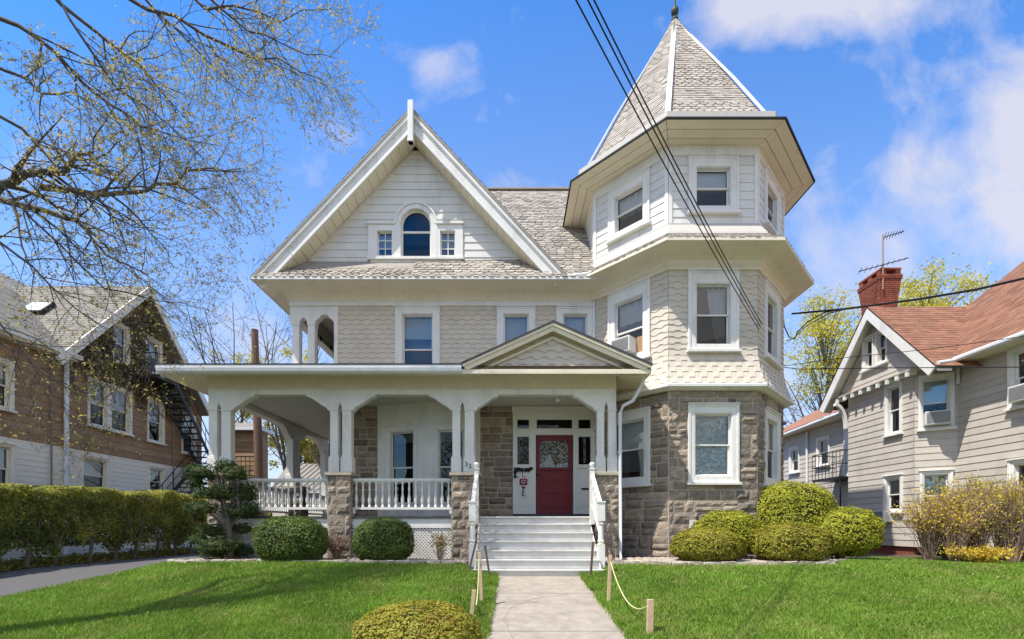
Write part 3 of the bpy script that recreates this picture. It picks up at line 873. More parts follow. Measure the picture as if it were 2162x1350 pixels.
# spandrel behind the arch ring, filling to the boards
pw.fbox(front, fx(777), fx(980), zsill - .08, zsill - .0, -.03, .12); pw.fbox(front, fx(783), fx(975), zsill - .15, zsill - .08, -.03, .06)
win = pw.build('window', m_trim, H); bevel(win, .006)
s_ = MB(); archring(s_, rr_ - .045, rr_ - .0, -.10, -.06)
for (p, q, s0, t0) in ((ca, ca + .04, zsill, zspr), (cb - .04, cb, zsill, zspr), (ca + .04, cb - .04, zsill, zsill + .05), (ca + .04, cb - .04, fz(490), fz(486))): s_.fbox(front, p, q, s0, t0, -.11, -.06)
s_.build('sash', m_trim, win)
g_ = MB(); g_.face([front.p(ca, zsill, -.09), front.p(cb, zsill, -.09)] + [front.p(*arc(rr_, zspr, n - i), -.09) for i in range(n + 1)]); g_.build('pane', m_screen, win)
c_ = MB(); c_.face([front.p(ca, fz(505), -.3), front.p(cb, fz(505), -.3), front.p(cb, zspr + .4, -.3), front.p(ca, zspr + .4, -.3)]); c_.build('window_blind', mat('dusk_grey_blind', (.20, .23, .29), rough=.8), win)
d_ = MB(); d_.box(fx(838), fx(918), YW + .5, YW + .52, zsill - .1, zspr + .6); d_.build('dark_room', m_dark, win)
for (p0, p1, o0, o1) in ((797, 828, 778, 834), (930, 961, 923, 978)):
    g0_, g1_ = fz(541), fz(489)
    wnd = MB()
    a0, a1, b0, b1 = fx(o0), fx(o1), fx(p0), fx(p1)
    for (p, q, s0, t0) in ((a0, b0, zsill, fz(476)), (b1, a1, zsill, fz(476)), (b0, b1, g1_, fz(476)), (b0, b1, zsill, g0_)): wnd.fbox(front, p, q, s0, t0, -.12, .045)
    wnd.fbox(front, a0 - .02, a1 + .02, fz(476), fz(471), -.02, .09)
    wo_ = wnd.build('window', m_trim, H); bevel(wo_, .005)
    m_ = MB()
    for (p, q, s0, t0) in ((b0, b0 + .03, g0_, g1_), (b1 - .03, b1, g0_, g1_), (b0, b1, g0_, g0_ + .03), (b0, b1, g1_ - .03, g1_)): m_.fbox(front, p, q, s0, t0, -.08, -.05)
    for i in (1,): m_.fbox(front, (b0 + b1) / 2 - .012, (b0 + b1) / 2 + .012, g0_, g1_, -.075, -.048)
    for i in (1, 2): zz = g0_ + (g1_ - g0_) * i / 3; m_.fbox(front, b0, b1, zz - .012, zz + .012, -.076, -.049)
    m_.build('sash', m_trim, wo_)
    g_ = MB(); g_.face([front.p(b0, g0_, -.066), front.p(b1, g0_, -.066), front.p(b1, g1_, -.066), front.p(b0, g1_, -.066)]); g_.build('pane', m_glass, wo_)
    c_ = MB(); c_.face([front.p(b0, g0_ + .45 * (g1_ - g0_), -.16), front.p(b1, g0_ + .45 * (g1_ - g0_), -.16), front.p(b1, g1_, -.16), front.p(b0, g1_, -.16)]); c_.build('curtain', m_curt, wo_)
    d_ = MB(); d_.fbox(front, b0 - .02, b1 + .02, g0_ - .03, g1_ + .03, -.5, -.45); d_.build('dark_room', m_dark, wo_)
# rakes: barge boards, crown moulding, soffit panels and roof planes
def rake(sgn):
    fxn = gx0 if sgn < 0 else gx1; fzn = gz0 if sgn < 0 else gz1
    foot = Vector((fxn, 0, fzn)); apex = Vector((gxa, 0, gza)); d = (apex - foot); Ln = d.length; d.normalize()
    nn = Vector((-d.z, 0, d.x)) if sgn > 0 else Vector((d.z, 0, -d.x))   # points inward/down
    if nn.z > 0: nn = -nn
    bb = MB()
    def slab(t0, t1, w0, w1, y0, y1, r=.5):
        # mitre at the ridge: both sides end on the plane x = gxa
        def pt(w, y):
            p = foot + nn * w
            s = (gxa - p.x) / d.x
            q = p + d * s
            return Vector((q.x, y, q.z))
        def pf(w, y):
            p = foot + nn * w
            return Vector((p.x, y, p.z))
        bb.hexa([pf(w0, y0), pf(w1, y0), pf(w1, y1), pf(w0, y1), pt(w0, y0), pt(w1, y0), pt(w1, y1), pt(w0, y1)], r)
    slab(0, 1, .10, .36, GB, GB + .05)
    slab(0, 1, .02, .11, GB - .05, GB + .04); slab(0, 1, .11, .145, GB - .025, GB + .03); slab(0, 1, .33, .37, GB - .015, GB + .055)
    o1 = bb.build('barge_board', m_trim, H)
    bb = MB(); slab(0, 1, -.03, .02, GB - .07, 16.5); bb.build('gable_roof_deck', m_slate2, H)
    # soffit panels between the barge board and the wall
    bb = MB(); step = .30; k = int(Ln / step) + 1
    a0 = foot + nn * .375
    tmax = (gxa - a0.x) / d.x
    for i in range(k):
        s0, s1 = i * step + .006, min((i + 1) * step - .006, tmax)
        if s1 <= s0: continue
        p, q = a0 + d * s0, a0 + d * s1
        bb.prism([Vector((p.x, GB + .055, p.z)), Vector((q.x, GB + .055, q.z)), Vector((q.x, YW + .0, q.z)), Vector((p.x, YW + .0, p.z))], -nn * .02)
    bb.build('rake_soffit', m_soff, H)
    bb = MB()
    q0 = foot - nn * .03; vv = d
    slates(bb, Vector((q0.x, GB - .07, q0.z)), (0, 1, 0), vv, (gxa - q0.x) / d.x, .2, lambda t: 0, lambda t: 4.0, .28)
    bb.build('gable_roof', m_slate2, H)
rake(-1); rake(1)
pk = MB(); pk.box(gxa - .075, gxa + .075, GB - .16, GB - .02, Z(300, 12.45), Z(212, 12.45)); pk.box(gxa - .085, gxa + .085, GB - .17, GB - .01, Z(300, 12.45) + .0, Z(300, 12.45) + .08); bevel(pk.build('gable_post', m_trim, H), .01)
# pent roof under the gable
pt_ = MB()
ev = Vector((xl, 12.4, 6.70)); vv = Vector((0, .7, fz(558) - 6.70)); vl = vv.length
pt_.face([(xl, 12.41, 6.70), (2.4, 12.41, 6.70), (2.4, 13.11, fz(558)), (xl, 13.11, fz(558))])
slates(pt_, (xl - .02, 12.385, 6.70), (1, 0, 0), vv, vl + .02, .115, lambda t: t * .68, lambda t: 9.45, .2, th=.02)
pt_.build('pent_roof', m_slate2, H)
# main roof: steep hip behind the gable and the tower
mr_ = MB()
ridge_y, ridge_z = 17.1, 12.48
e0 = Vector((xl, 12.4, 6.72)); vv = Vector((0, ridge_y - 12.4, ridge_z - 6.72)); vl = vv.length
rx0, rx1 = -2.4, 5.6
mr_.face([(xl, 12.42, 6.70), (7.7, 12.42, 6.70), (rx1, ridge_y, ridge_z), (rx0, ridge_y, ridge_z)])
mr_.face([(xl, 22, 6.7), (xl, 12.42, 6.7), (rx0, ridge_y, ridge_z)]); mr_.face([(7.7, 12.42, 6.7), (7.7, 22, 6.7), (rx1, ridge_y, ridge_z)])
mr_.face([(7.7, 22, 6.7), (xl, 22, 6.7), (rx0, ridge_y, ridge_z), (rx1, ridge_y, ridge_z)])
slates(mr_, (gxa, 12.4, 6.70), (1, 0, 0), vv, vl, .15, lambda t: 0, lambda t: 7.9 - .2 * t, .24, th=.02)
mr_.build('main_roof', m_slate2, H)
rd = MB(); rd.bar((rx0, ridge_y, ridge_z + .01), (rx1, ridge_y, ridge_z + .01), .22, .05); rd.build('ridge_cap', m_slate, H)
gu = MB(); gu.tube([(1.5, 12.44, 6.74), (2.05, 12.5, 6.83), (2.6, 12.55, 7.05)], .055, 8); gu.build('valley_gutter', m_gutter, H)

# ---- house body behind
bd = MB()
bd.box(HX0, 7.6, YW + .55, 22, -1, 6.6); bd.build('house_body', m_shing, H)

# ---- porch
YF = 11.35
pf = Fr((0, YF, 0), (1, 0, 0), (0, -1, 0)); PX = lambda px: X(px, YF); PZ = lambda py: Z(py, YF)
PL, PRr = PX(440), PX(1301)
FZ = .23
fl = MB(); fl.box(PL + .01, PRr - .02, YF + .02, YW - .01, FZ - .05, FZ); fl.box(PL + .01, HX0 - .01, YW - .01, 18.2, FZ - .05, FZ); fl.build('porch_floor', m_floor, H)
ce = MB(); ce.box(PL + .1, PRr - .05, YF + .22, YW + .5, 3.40, 3.44); ce.box(PL + .1, HX0 + .1, YW + .5, 18.2, 3.40, 3.44); ce.box(-5.35, -5.1, YF + .2, 18, 3.34, 3.40)
ce.build('porch_ceiling', mat('grey_cream_ceiling_paint', (.62, .60, .53), rough=.6, var=.05), H)
# frieze and arched spandrel boards
posts = [(440, 457.5), (466.5, 486.5), (696.5, 713.5), (722, 741.5), (955, 971.5), (981, 1001), (1260.5, 1276), (1284.5, 1301)]
bracket = [(0, 2.85), (.05, 2.845), (.07, 2.89), (.14, 2.945), (.22, 2.985), (.32, 3.055), (.42, 3.13), (.50, 3.175), (.58, 3.19), (.585, 3.24)]
def spandrel(mb, fr, runs, d0=-.20, d1=.0, ztop=3.345):
    for (a0, a1, kind) in runs:
        if kind == 'bay': pts = [(a0 + x, z) for x, z in bracket] + [(a1 - x, z) for x, z in bracket[::-1]]
        elif kind == 'slot': m_ = (a0 + a1) / 2; pts = [(a0, 2.90), (a0 + .02, 2.97), (m_, 3.05), (a1 - .02, 2.97), (a1, 2.90)]
        else: pts = [(a0, 2.86), (a1, 2.86)]
        for p, q in zip(pts, pts[1:]):
            if abs(p[0] - q[0]) < 1e-5: continue
            mb.hexa([fr.p(p[0], p[1], d1), fr.p(q[0], q[1], d1), fr.p(q[0], q[1], d0), fr.p(p[0], p[1], d0), fr.p(p[0], ztop, d1), fr.p(q[0], ztop, d1), fr.p(q[0], ztop, d0), fr.p(p[0], ztop, d0)], .5)
runs = []
pp = [(PX(a), PX(b)) for a, b in posts]
for i, (a, b) in enumerate(pp):
    runs.append((a, b, 'post'))
    if i < len(pp) - 1: runs.append((b, pp[i + 1][0], 'slot' if i % 2 == 0 else 'bay'))
spn = MB(); spandrel(spn, pf, runs); spn.build('porch_spandrel', m_trim, H)
side = Fr((PL, 18.3, 0), (0, -1, 0), (-1, 0, 0)); sa_ = lambda y: 18.3 - y
sposts = [(15.55, 15.78), (15.25, 15.48)]
runs_s = [(sa_(18.2), sa_(17.95), 'post'), (sa_(17.95), sa_(15.78), 'bay'), (sa_(15.78), sa_(15.55), 'post'), (sa_(15.55), sa_(15.48), 'slot'), (sa_(15.48), sa_(15.25), 'post'), (sa_(15.25), sa_(YF + .25), 'bay'), (sa_(YF + .25), sa_(YF + .005), 'post')]
spn = MB(); spandrel(spn, side, runs_s, -.2, .002); spn.build('porch_spandrel', m_trim, H)
fzb = MB(); fzb.fbox(pf, PL, PRr, 3.345, 3.37, -.2, .025); fzb.fbox(side, 0, sa_(YF), 3.345, 3.37, -.2, .027); fzb.build('frieze_moulding', m_trim, H)
fzb = MB(); fzb.fbox(pf, PL, PRr, 3.372, 3.70, -.18, .006); fzb.fbox(side, 0, sa_(YF + .01), 3.372, 3.70, -.18, .005); fzb.fbox(Fr((PRr, YF, 0), (0, 1, 0), (1, 0, 0)), 0.01, 1.5, 2.86, 3.70, -.18, .0); fzb.build('porch_frieze', mat('cream_frieze_paint', (.72, .655, .52), rough=.55, var=.05, dirt=(DIRT, .2, 2)), H)
EO = .70; ex0, ex1, ey = PL - EO, PRr + EO - .06, YF - EO
sf = MB()
zi, zo = 3.70, 3.50
zo = 3.52
sf.face([(PL, YF, zi), (PRr, YF, zi), (ex1, ey, zo), (ex0, ey, zo)]); sf.face([(PL, 18.3, zi), (PL, YF, zi), (ex0, ey, zo), (ex0, 19, zo)]); sf.face([(PRr, YF, zi), (PRr, 13.0, zi), (ex1, 13.0, zo), (ex1, ey, zo)])
sf.build('porch_soffit', m_soff, H)
pr = MB()
zr0, zr1 = 3.70, 4.45
pr.face([(ex0, ey, zr0), (ex1, ey, zr0), (ex1, YW, zr1), (-5.7, YW, zr1)]); pr.face([(ex0, 19, zr0), (ex0, ey, zr0), (-5.7, YW, zr1), (-5.7, 19, zr1)])
pr.face([(-5.7, 19, zr1 + .002), (-5.7, YW, zr1 + .002), (HX0, YW, zr1 + .03), (HX0, 19, zr1 + .03)])
pr.build('porch_roof', mat('grey_asphalt_roofing', (.16, .15, .14), rough=.9, var=.2), H)
gt = MB()
gpx = X(975, ey)
prof_g = [(0, 3.52), (-.03, 3.52), (-.085, 3.56), (-.10, 3.63), (-.10, 3.695), (-.075, 3.70), (-.07, 3.64), (0, 3.62)]
gt.quadgrid([[(ex0 - .0, ey + d, z) for d, z in prof_g], [(gpx, ey + d, z) for d, z in prof_g]], .5)
gt.face([(ex0, ey + d, z) for d, z in prof_g]); gt.face([(gpx, ey + d, z) for d, z in prof_g][::-1])
gt.box(ex0 - .03, ex0, ey - .03, 19, 3.52, 3.70)
gt.build('porch_gutter', m_gutter, H)
de = MB(); de.box(ex0 - .03, gpx, ey - .11, ey + .2, 3.705, 3.722); de.build('roof_drip_edge', m_black, H)
fa = MB(); fa.box(gpx, ex1, ey - .01, ey + .02, 3.52, 3.60); fa.box(ex1 - .02, ex1 + .01, ey, 12.6, 3.52, 3.70); fa.build('porch_fascia', m_soff, H)
# pediment over the steps
paX, paZ = X(1168, ey), Z(682, ey); q0 = Vector((gpx, 0, Z(770, ey))); q1 = Vector((ex1 + .03, 0, Z(773, ey)))
def pedi(sgn):
    ft = q0 if sgn < 0 else q1
    ap = Vector((paX, 0, paZ)); d = (ap - ft).normalized(); nn = Vector((d.z, 0, -d.x))
    if nn.z > 0: nn = -nn
    def strip(mb, w0, w1, y0, y1):
        def pt(w, y): p = ft + nn * w; s = (paX - p.x) / d.x; q = p + d * s; return Vector((q.x, y, q.z))
        def pb(w, y):
            p = ft + nn * w; s = (3.60 - p.z) / d.z
            q = p + d * max(0, s); return Vector((q.x, y, q.z))
        mb.hexa([pb(w0, y0), pb(w1, y0), pb(w1, y1), pb(w0, y1), pt(w0, y0), pt(w1, y0), pt(w1, y1), pt(w0, y1)], .5)
    a = MB(); strip(a, .015, .17, ey - .02, ey + .04); strip(a, .015, .07, ey - .06, ey + .0); strip(a, .235, .285, ey + .13, ey + .21); a.build('pediment_board', m_soff, H)
    a = MB(); strip(a, .10, .13, ey + .02, ey + .2); a.build('pediment_soffit', m_soff, H)
    a = MB(); strip(a, -.03, .015, ey - .075, YW); a.build('pediment_roof', m_darkroof, H)
pedi(-1); pedi(1)
ty = MB(); tf = Fr((0, ey + .2, 0), (1, 0, 0), (0, -1, 0))
sL = (paX - q0.x) / (paZ - q0.z); sR = (q1.x - paX) / (paZ - q1.z)
courses(ty, tf, 3.62, paZ - .15, .165, lambda z: q0.x + (z - q0.z) * sL + .30, lambda z: q1.x - (z - q1.z) * sR - .30, lap=.022, wave=.025, wl=.34)
ty.face([(q0.x + .2, ey + .22, 3.55), (q1.x - .2, ey + .22, 3.55), (paX, ey + .22, paZ - .1)])
ty.build('pediment_tympanum', m_shing, H)
tb_ = MB(); tb_.box(gpx + .0, ex1 + .02, ey + .0, ey + .25, 3.600, 3.625); tb_.build('pediment_shelf', m_soff, H)
# piers
def pier(x0, x1, y0, y1, z0=-1.0, z1=PZ(1005)):
    a, b = MB(), MB()
    w, dp = x1 - x0, y1 - y0; hw = .6
    kw = dict(bulge=.035, hmin=.17, hmax=.3, wmin=.2, wmax=.45)
    stones(a, b, Fr((x0, y0, 0), (1, 0, 0), (0, -1, 0)), 0, w, z0, z1, **kw)
    stones(a, b, Fr((x1, y0, 0), (0, 1, 0), (1, 0, 0)), 0, dp, z0, z1, **kw)
    stones(a, b, Fr((x0, y1, 0), (0, -1, 0), (-1, 0, 0)), 0, dp, z0, z1, **kw)
    stones(a, b, Fr((x1, y1, 0), (-1, 0, 0), (0, 1, 0)), 0, w, z0, z1, **kw)
    o = a.build('porch_pier', m_stone, H); b.build('mortar_bed', m_mort, o)
    c = MB(); c.box(x0 - .05, x1 + .05, y0 - .06, y1 + .05, z1, z1 + .09); bevel(c.build('cap_stone', m_cap, o), .012)
PY0, PY1 = YF - .05, YF + .5
for (a, b) in ((441, 489), (693, 741), (954, 1011), (1259, 1307)): pier(PX(a), PX(b), PY0, PY1)
pier(PL + .0, PL + .5, 15.2, 15.8)
def post(x0, x1, y0, y1, zb=PZ(997), zt=2.86):
    c = MB(); e = .03
    c.box(x0, x1, y0, y1, zb, zt)
    c.box(x0 - e, x1 + e, y0 - e, y1 + e, zb, zb + .36); c.box(x0 - e * .5, x1 + e * .5, y0 - e * .5, y1 + e * .5, zb + .36, zb + .40)
    c.box(x0 - .02, x1 + .02, y0 - .02, y1 + .02, zt - .03, zt + .012)
    return bevel(c.build('porch_post', m_trim, H), .008)
for (a, b) in posts: post(PX(a), PX(b), YF + .003, YF + .2)
for (a, b) in sposts: post(PL + .003, PL + .23, a, b)
post(PL + .003, PL + .23, 17.95, 18.2, FZ)
# house number on the post beside the steps
def text(s, size, loc, material, parent, name, ext=.004, rot=(R(90), 0, 0), align='CENTER'):
    cu = bpy.data.curves.new(name, 'FONT'); cu.body = s; cu.size = size; cu.extrude = ext; cu.align_x = align; cu.align_y = 'CENTER'
    ob = bpy.data.objects.new(name + '_curve', cu); COL.objects.link(ob); ob.location = loc; ob.rotation_euler = rot
    bpy.context.view_layer.update()
    dg = bpy.context.evaluated_depsgraph_get()
    me = bpy.data.meshes.new_from_object(ob.evaluated_get(dg)); me.transform(ob.matrix_world)
    bpy.data.objects.remove(ob)
    me.name = name; me.materials.clear(); me.materials.append(material)
    o = bpy.data.objects.new(name, me); COL.objects.link(o)
    if parent is not None: adopt(o, parent)
    return o
yn = YF + .003 - .036
text('3', .16, (PX(985), yn, Z(981, yn)), m_black, H, 'house_number'); text('2', .16, (PX(992.5), yn, Z(984.5, yn)), m_black, H, 'house_number')
# skirt board and lattice
skb = MB()
bays = [(PX(488), PX(693)), (PX(741), PX(954))]
for (a, b) in bays: skb.box(a, b, YF + .06, YF + .12, -.06, FZ - .052)
skb.box(PL + .05, PL + .1, YF + .5, 18.2, -.06, FZ - .052)
skb.build('skirt_board', m_trim, H)
def lattice(fr, a0, a1, z0, z1, d):
    m = MB(); s = .085; w = .036
    for dirn, dd in ((1, d), (-1, d + .012)):
        c = a0 - (z1 - z0) if dirn > 0 else a0
        while c < a1 + (z1 - z0):
            pts = []
            # line a = c + dirn*(z-z0), clip
            za, zb = z0, z1
            f = lambda z: c + dirn * (z - z0)
            lo, hi = sorted((f(z0), f(z1)))
            t0, t1 = z0, z1
            if dirn > 0: t0 = max(z0, z0 + (a0 - c)); t1 = min(z1, z0 + (a1 - c))
            else: t0 = max(z0, z0 + (c - a1)); t1 = min(z1, z0 + (c - a0))
            if t1 - t0 > .02: m.bar(fr.p(f(t0), t0, dd), fr.p(f(t1), t1, dd), w, .01, up=fr.n, r=.5)
            c += s
    return m.build('lattice', m_trim, H)
for (a, b) in bays: lattice(pf, a, b, -.86, -.06, -.10)
lattice(side, sa_(18), sa_(YF + .5), -.9, -.06, -.1)
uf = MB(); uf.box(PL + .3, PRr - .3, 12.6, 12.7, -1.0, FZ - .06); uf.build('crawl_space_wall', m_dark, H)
# railings with turned balusters
bal = [(.032, 0), (.032, .05), (.018, .06), (.026, .09), (.04, .17), (.042, .23), (.03, .31), (.018, .36), (.026, .38), (.018, .40), (.028, .48), (.022, .56), (.016, .60), (.03, .62), (.03, .67)]
def railing(p0, p1, n, zt=PZ(1010), zb=PZ(1076)):
    p0, p1 = Vector(p0), Vector(p1)
    m = MB(); m.bar(p0 + ZV * (zt - .03), p1 + ZV * (zt - .03), .10, .06, r=.5); m.bar(p0 + ZV * (zt - .075), p1 + ZV * (zt - .075), .05, .03, r=.5); m.bar(p0 + ZV * (zb + .03), p1 + ZV * (zb + .03), .07, .06, r=.5)
    for t in (.0, 1.0):
        e = p0.lerp(p1, .012 + t * .976); m.bar(e + ZV * (zb - .1), e + ZV * (zb + .0), .06, .06, r=.5)
    rl = m.build('railing', m_trim, H)
    first = None
    for i in range(n):
        q = p0.lerp(p1, (i + .5) / n)
        if first is None:
            b = MB(); hh = zt - .09 - zb - .06
            b.lathe((0, 0, 0), [(r * 1.05, z / .67 * hh) for r, z in bal], 10, .5)
            first = b.build('baluster', m_trim, None, smooth=True); o = first
        else: o = first.copy(); COL.objects.link(o)
        o.location = q + ZV * (zb + .06); o.parent = rl
ry = YF + .12
railing((PX(489), ry, 0), (PX(692), ry, 0), 15); railing((PX(742), ry, 0), (PX(953), ry, 0), 15)
railing((PL + .12, YF + .5, 0), (PL + .12, 15.2, 0), 24); railing((PL + .12, 15.8, 0), (PL + .12, 17.95, 0), 15)
railing((PL + .2, 18.08, 0), (HX0, 18.08, 0), 15)
# ---- porch back wall: stone, canted bay and the entrance
dz1 = 3.46
for (a, b) in ((fx(700), fx(798)), (fx(1002), fx(1083))):
    bst, bmo = MB(), MB(); stones(bst, bmo, front, a, b, FZ, dz1, bulge=.045, hmin=.15, hmax=.34)
    bst.build('stone_wall', m_stone, H); bmo.build('mortar_bed', m_mort, H)
bst, bmo = MB(), MB()
stones(bst, bmo, Fr((fx(1262), YW, 0), (1, 0, 0), (0, -1, 0)), 0, .9, FZ, dz1, bulge=.04)
stones(bst, bmo, Fr((HX0, 18.2, 0), (0, -1, 0), (-1, 0, 0)), 0, 18.2 - YW, FZ, dz1, bulge=.045)
bst.build('stone_wall', m_stone, H); bmo.build('mortar_bed', m_mort, H)
bw = MB()
bp = [Vector((fx(798), YW, 0)), Vector((-2.42, 12.66, 0)), Vector((-1.02, 12.66, 0)), Vector((fx(1013), YW, 0))]
bay_fr = [Fr(a, b - a, (b - a).cross(ZV)) for a, b in zip(bp, bp[1:])]
bl_ = [(b - a).length for a, b in zip(bp, bp[1:])]
wz = (.26, 2.75); 
bayw = []
for i, (f, ln) in enumerate(zip(bay_fr, bl_)):
    if i < 2:
        wc = ln * .53; ww = .98 if i == 0 else .92; gwid = .72 if i == 0 else .68
        hl = [hole(wc, wz[0], wz[1], ww)]
        bayw.append((f, wc, ww, gwid))
    else: hl = []
    bw.panel(f, 0, ln, FZ, dz1, hl, 0)
    bw.fbox(f, 0, .07, FZ, dz1, -.02, .02); bw.fbox(f, ln - .07, ln, FZ, dz1, -.02, .02)
bw.build('bay_wall', m_trim, H)
for (f, wc, ww, gwid) in bayw: window(f, wc, wz[0], wz[1], ww, (gwid, .62, 2.62), cover=('blind', .86, 0, 1), rail=.5, sill=False, upper=m_screen)
# entrance
en = MB()
e0, e1 = fx(1083), fx(1263); zE = fz(862)
dx0, dx1 = fx(1131), fx(1210); zD = fz(919); zs0 = FZ + .10
# posts and rails of the entrance frame
def eb(p, q, s, t, d=.06): en.fbox(front, p, q, s, t, -.1, d)
eb(e0, fx(1090), FZ, zE); eb(fx(1119), dx0, FZ, zE - .2); eb(dx1, fx(1219), FZ, zE - .2); eb(fx(1249), e1, FZ, zE)
eb(fx(1090), fx(1249), fz(884), zE, .05); en.fbox(front, e0 - .03, e1, fz(873), zE + .03, -.05, .09)
eb(fx(1090), fx(1119), fz(920), fz(908), .055); eb(dx0, dx1, zD, fz(908), .055); eb(fx(1219), fx(1249), fz(920), fz(908), .055)
eb(dx0 - .001, dx0 + .02, fz(908), fz(884), .05); eb(dx1 - .02, dx1, fz(908), fz(884), .05)
# panels below the sidelights
for (p, q) in ((fx(1090), fx(1119)), (fx(1219), fx(1249))):
    eb(p, q, zs0, fz(989), .035); eb(p, q, fz(989), fz(984), .07)
    en.fbox(front, p + .06, q - .06, zs0 + .22, fz(1010), .03, .05)
en.build('entrance_frame', mat('ivory_paint', (.74, .72, .64), rough=.5, var=.04), H)
th = MB(); th.fbox(front, e0, e1, FZ, zs0, -.1, .12); th.build('threshold', m_floor, H)
ms_ = MB(); ms_.fbox(front, fx(1227), fx(1242), fz(1035), fz(1031), .05, .065); ms_.build('mail_slot', m_black, H)
gl_ = MB()
for (p, q, s, t) in ((fx(1090), fx(1119), fz(984), fz(920)), (fx(1219), fx(1249), fz(984), fz(920)), (fx(1090), fx(1119), fz(908), fz(884)), (dx0, dx1, fz(908), fz(884)), (fx(1219), fx(1249), fz(908), fz(884))):
    sl2 = MB()
    for (a, b, c, d) in ((p, p + .03, s, t), (q - .03, q, s, t), (p + .03, q - .03, s, s + .035), (p + .03, q - .03, t - .035, t)): sl2.fbox(front, a, b, c, d, -.06, .03)
    so2 = sl2.build('sidelight' if t < fz(915) else 'transom_light', m_trim, H)
    g_ = MB(); g_.face([front.p(p, s, -.02), front.p(q, s, -.02), front.p(q, t, -.02), front.p(p, t, -.02)]); g_.build('pane', m_screen, so2)
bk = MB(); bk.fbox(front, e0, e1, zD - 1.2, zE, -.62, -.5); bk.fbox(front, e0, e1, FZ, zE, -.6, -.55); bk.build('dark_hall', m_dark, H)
# the red door
dr = MB()
dz0 = zs0 + .01
gd0, gd1 = fz(987), fz(930); ga0, ga1 = fx(1140), fx(1200)
D0 = -.05
for (p, q, s, t) in ((dx0 + .02, ga0, dz0, zD), (ga1, dx1 - .02, dz0, zD), (ga0, ga1, gd1, zD), (ga0, ga1, dz0, gd0)): dr.fbox(front, p, q, s, t, -.09, D0)
for (s, t) in ((1072, 1050), (1043, 1021), (1014, 1000)): dr.fbox(front, fx(1141), fx(1199), fz(s), fz(t), D0 - .01, D0 + .022); dr.fbox(front, fx(1145), fx(1195), fz(s - 3), fz(t + 3), D0, D0 + .03)
dr.fbox(front, fx(1136), fx(1204), fz(993), fz(988), D0, D0 + .045)
rr2 = .14
for (cx, sg) in ((ga0, 1), (ga1, -1)):
    for i in range(6):
        t0, t1 = math.pi / 2 * i / 6, math.pi / 2 * (i + 1) / 6
        f1 = lambda t: (cx + sg * rr2 * (1 - math.cos(t)), gd1 - rr2 * (1 - math.sin(t)))
        p, q = f1(t0), f1(t1)
        a, b = sorted((p[0], q[0])); dr.fbox(front, a, b, min(p[1], q[1]) + .0, gd1, -.088, D0 - .001)
door = bevel(dr.build('front_door', m_door, H), .006)
g_ = MB(); g_.face([front.p(ga0, gd0, -.07), front.p(ga1, gd0, -.07), front.p(ga1, gd1, -.07), front.p(ga0, gd1, -.07)]); g_.build('pane', m_glassw, door)
c_ = MB()  # white reflection in the door glass, modelled as a pale sheet behind the pane
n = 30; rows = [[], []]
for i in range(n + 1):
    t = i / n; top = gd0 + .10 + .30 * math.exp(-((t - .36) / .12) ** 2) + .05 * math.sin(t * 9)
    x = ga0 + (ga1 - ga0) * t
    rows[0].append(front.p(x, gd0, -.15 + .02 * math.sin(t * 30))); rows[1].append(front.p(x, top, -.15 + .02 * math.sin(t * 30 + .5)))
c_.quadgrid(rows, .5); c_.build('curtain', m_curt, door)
kn = MB(); kn.lathe((fx(1134.5), YW - .0, fz(1003)), [(0, -.035), (.03, -.02), (.035, 0), (.03, .02), (0, .035)], 8); kn.build('door_knob', m_black, door)
# love sign with a dark garland
ls = thing('welcome_sign', 'white upright LOVE sign under a dark garland beside the red door', 'sign', (fx(1105), YW - .1, fz(1030)))
yb = YW - .075
m = MB(); m.box(fx(1098), fx(1112), yb, yb + .02, fz(1051), fz(994)); m.build('backing_board', m_trimw, ls)
m = MB(); m.box(fx(1097), fx(1113), yb - .012, yb - .002, fz(1025.5), fz(1011.5)); m.build('letter_block', m_red, ls)
for (ch, py, mt_) in (('L', 1003.5, m_red), ('O', 1018.5, m_trim), ('E', 1042, m_black)): text(ch, .15 if ch == 'O' else .24, (fx(1105), yb - (.016 if ch == 'O' else .006), fz(py)), mt_, ls, 'letter')
hpts = []
for i in range(28):
    t = i / 28 * math.tau; hpts.append((fx(1105) + .0036 * 16 * math.sin(t) ** 3, yb - .004, fz(1030.5) + .0036 * (13 * math.cos(t) - 5 * math.cos(2 * t) - 2 * math.cos(3 * t) - math.cos(4 * t))))
m = MB(); m.prism(hpts, (0, -.012, 0)); m.build('heart', m_red, ls)
pg = []
for i in range(260):
    t = random.random(); xx = fx(1086) + (fx(1124) - fx(1086)) * t
    sag = fz(990) - .06 * math.sin(math.pi * t) + random.gauss(0, .022)
    if random.random() < .22: xx = fx(1088) + random.gauss(0, .035); sag = fz(1000) + random.uniform(-.14, .1)
    pg.append((xx, YW - .09 + random.gauss(0, .02), sag))
cloud('garland', pg, np.tile([0, -1, 0], (len(pg), 1)), .028, m_cloth, ls)
# ceiling light
pl_ = thing('porch_light', 'small white glass ceiling lamp over the front steps under the porch roof', 'lamp', (PX(1178), 11.9, 3.3))
m = MB(); m.lathe((X(1178, 11.9), 11.9, 3.4), [(.0, 0), (.11, 0), (.11, -.04), (.05, -.05), (.0, -.05)], 12); m.build('canopy', m_trimw, pl_)
m = MB(); m.lathe((X(1178, 11.9), 11.9, 3.34), [(.05, 0), (.085, -.03), (.095, -.08), (.06, -.13), (0, -.14)], 12); m.build('glass_globe', m_ac, pl_, smooth=True)
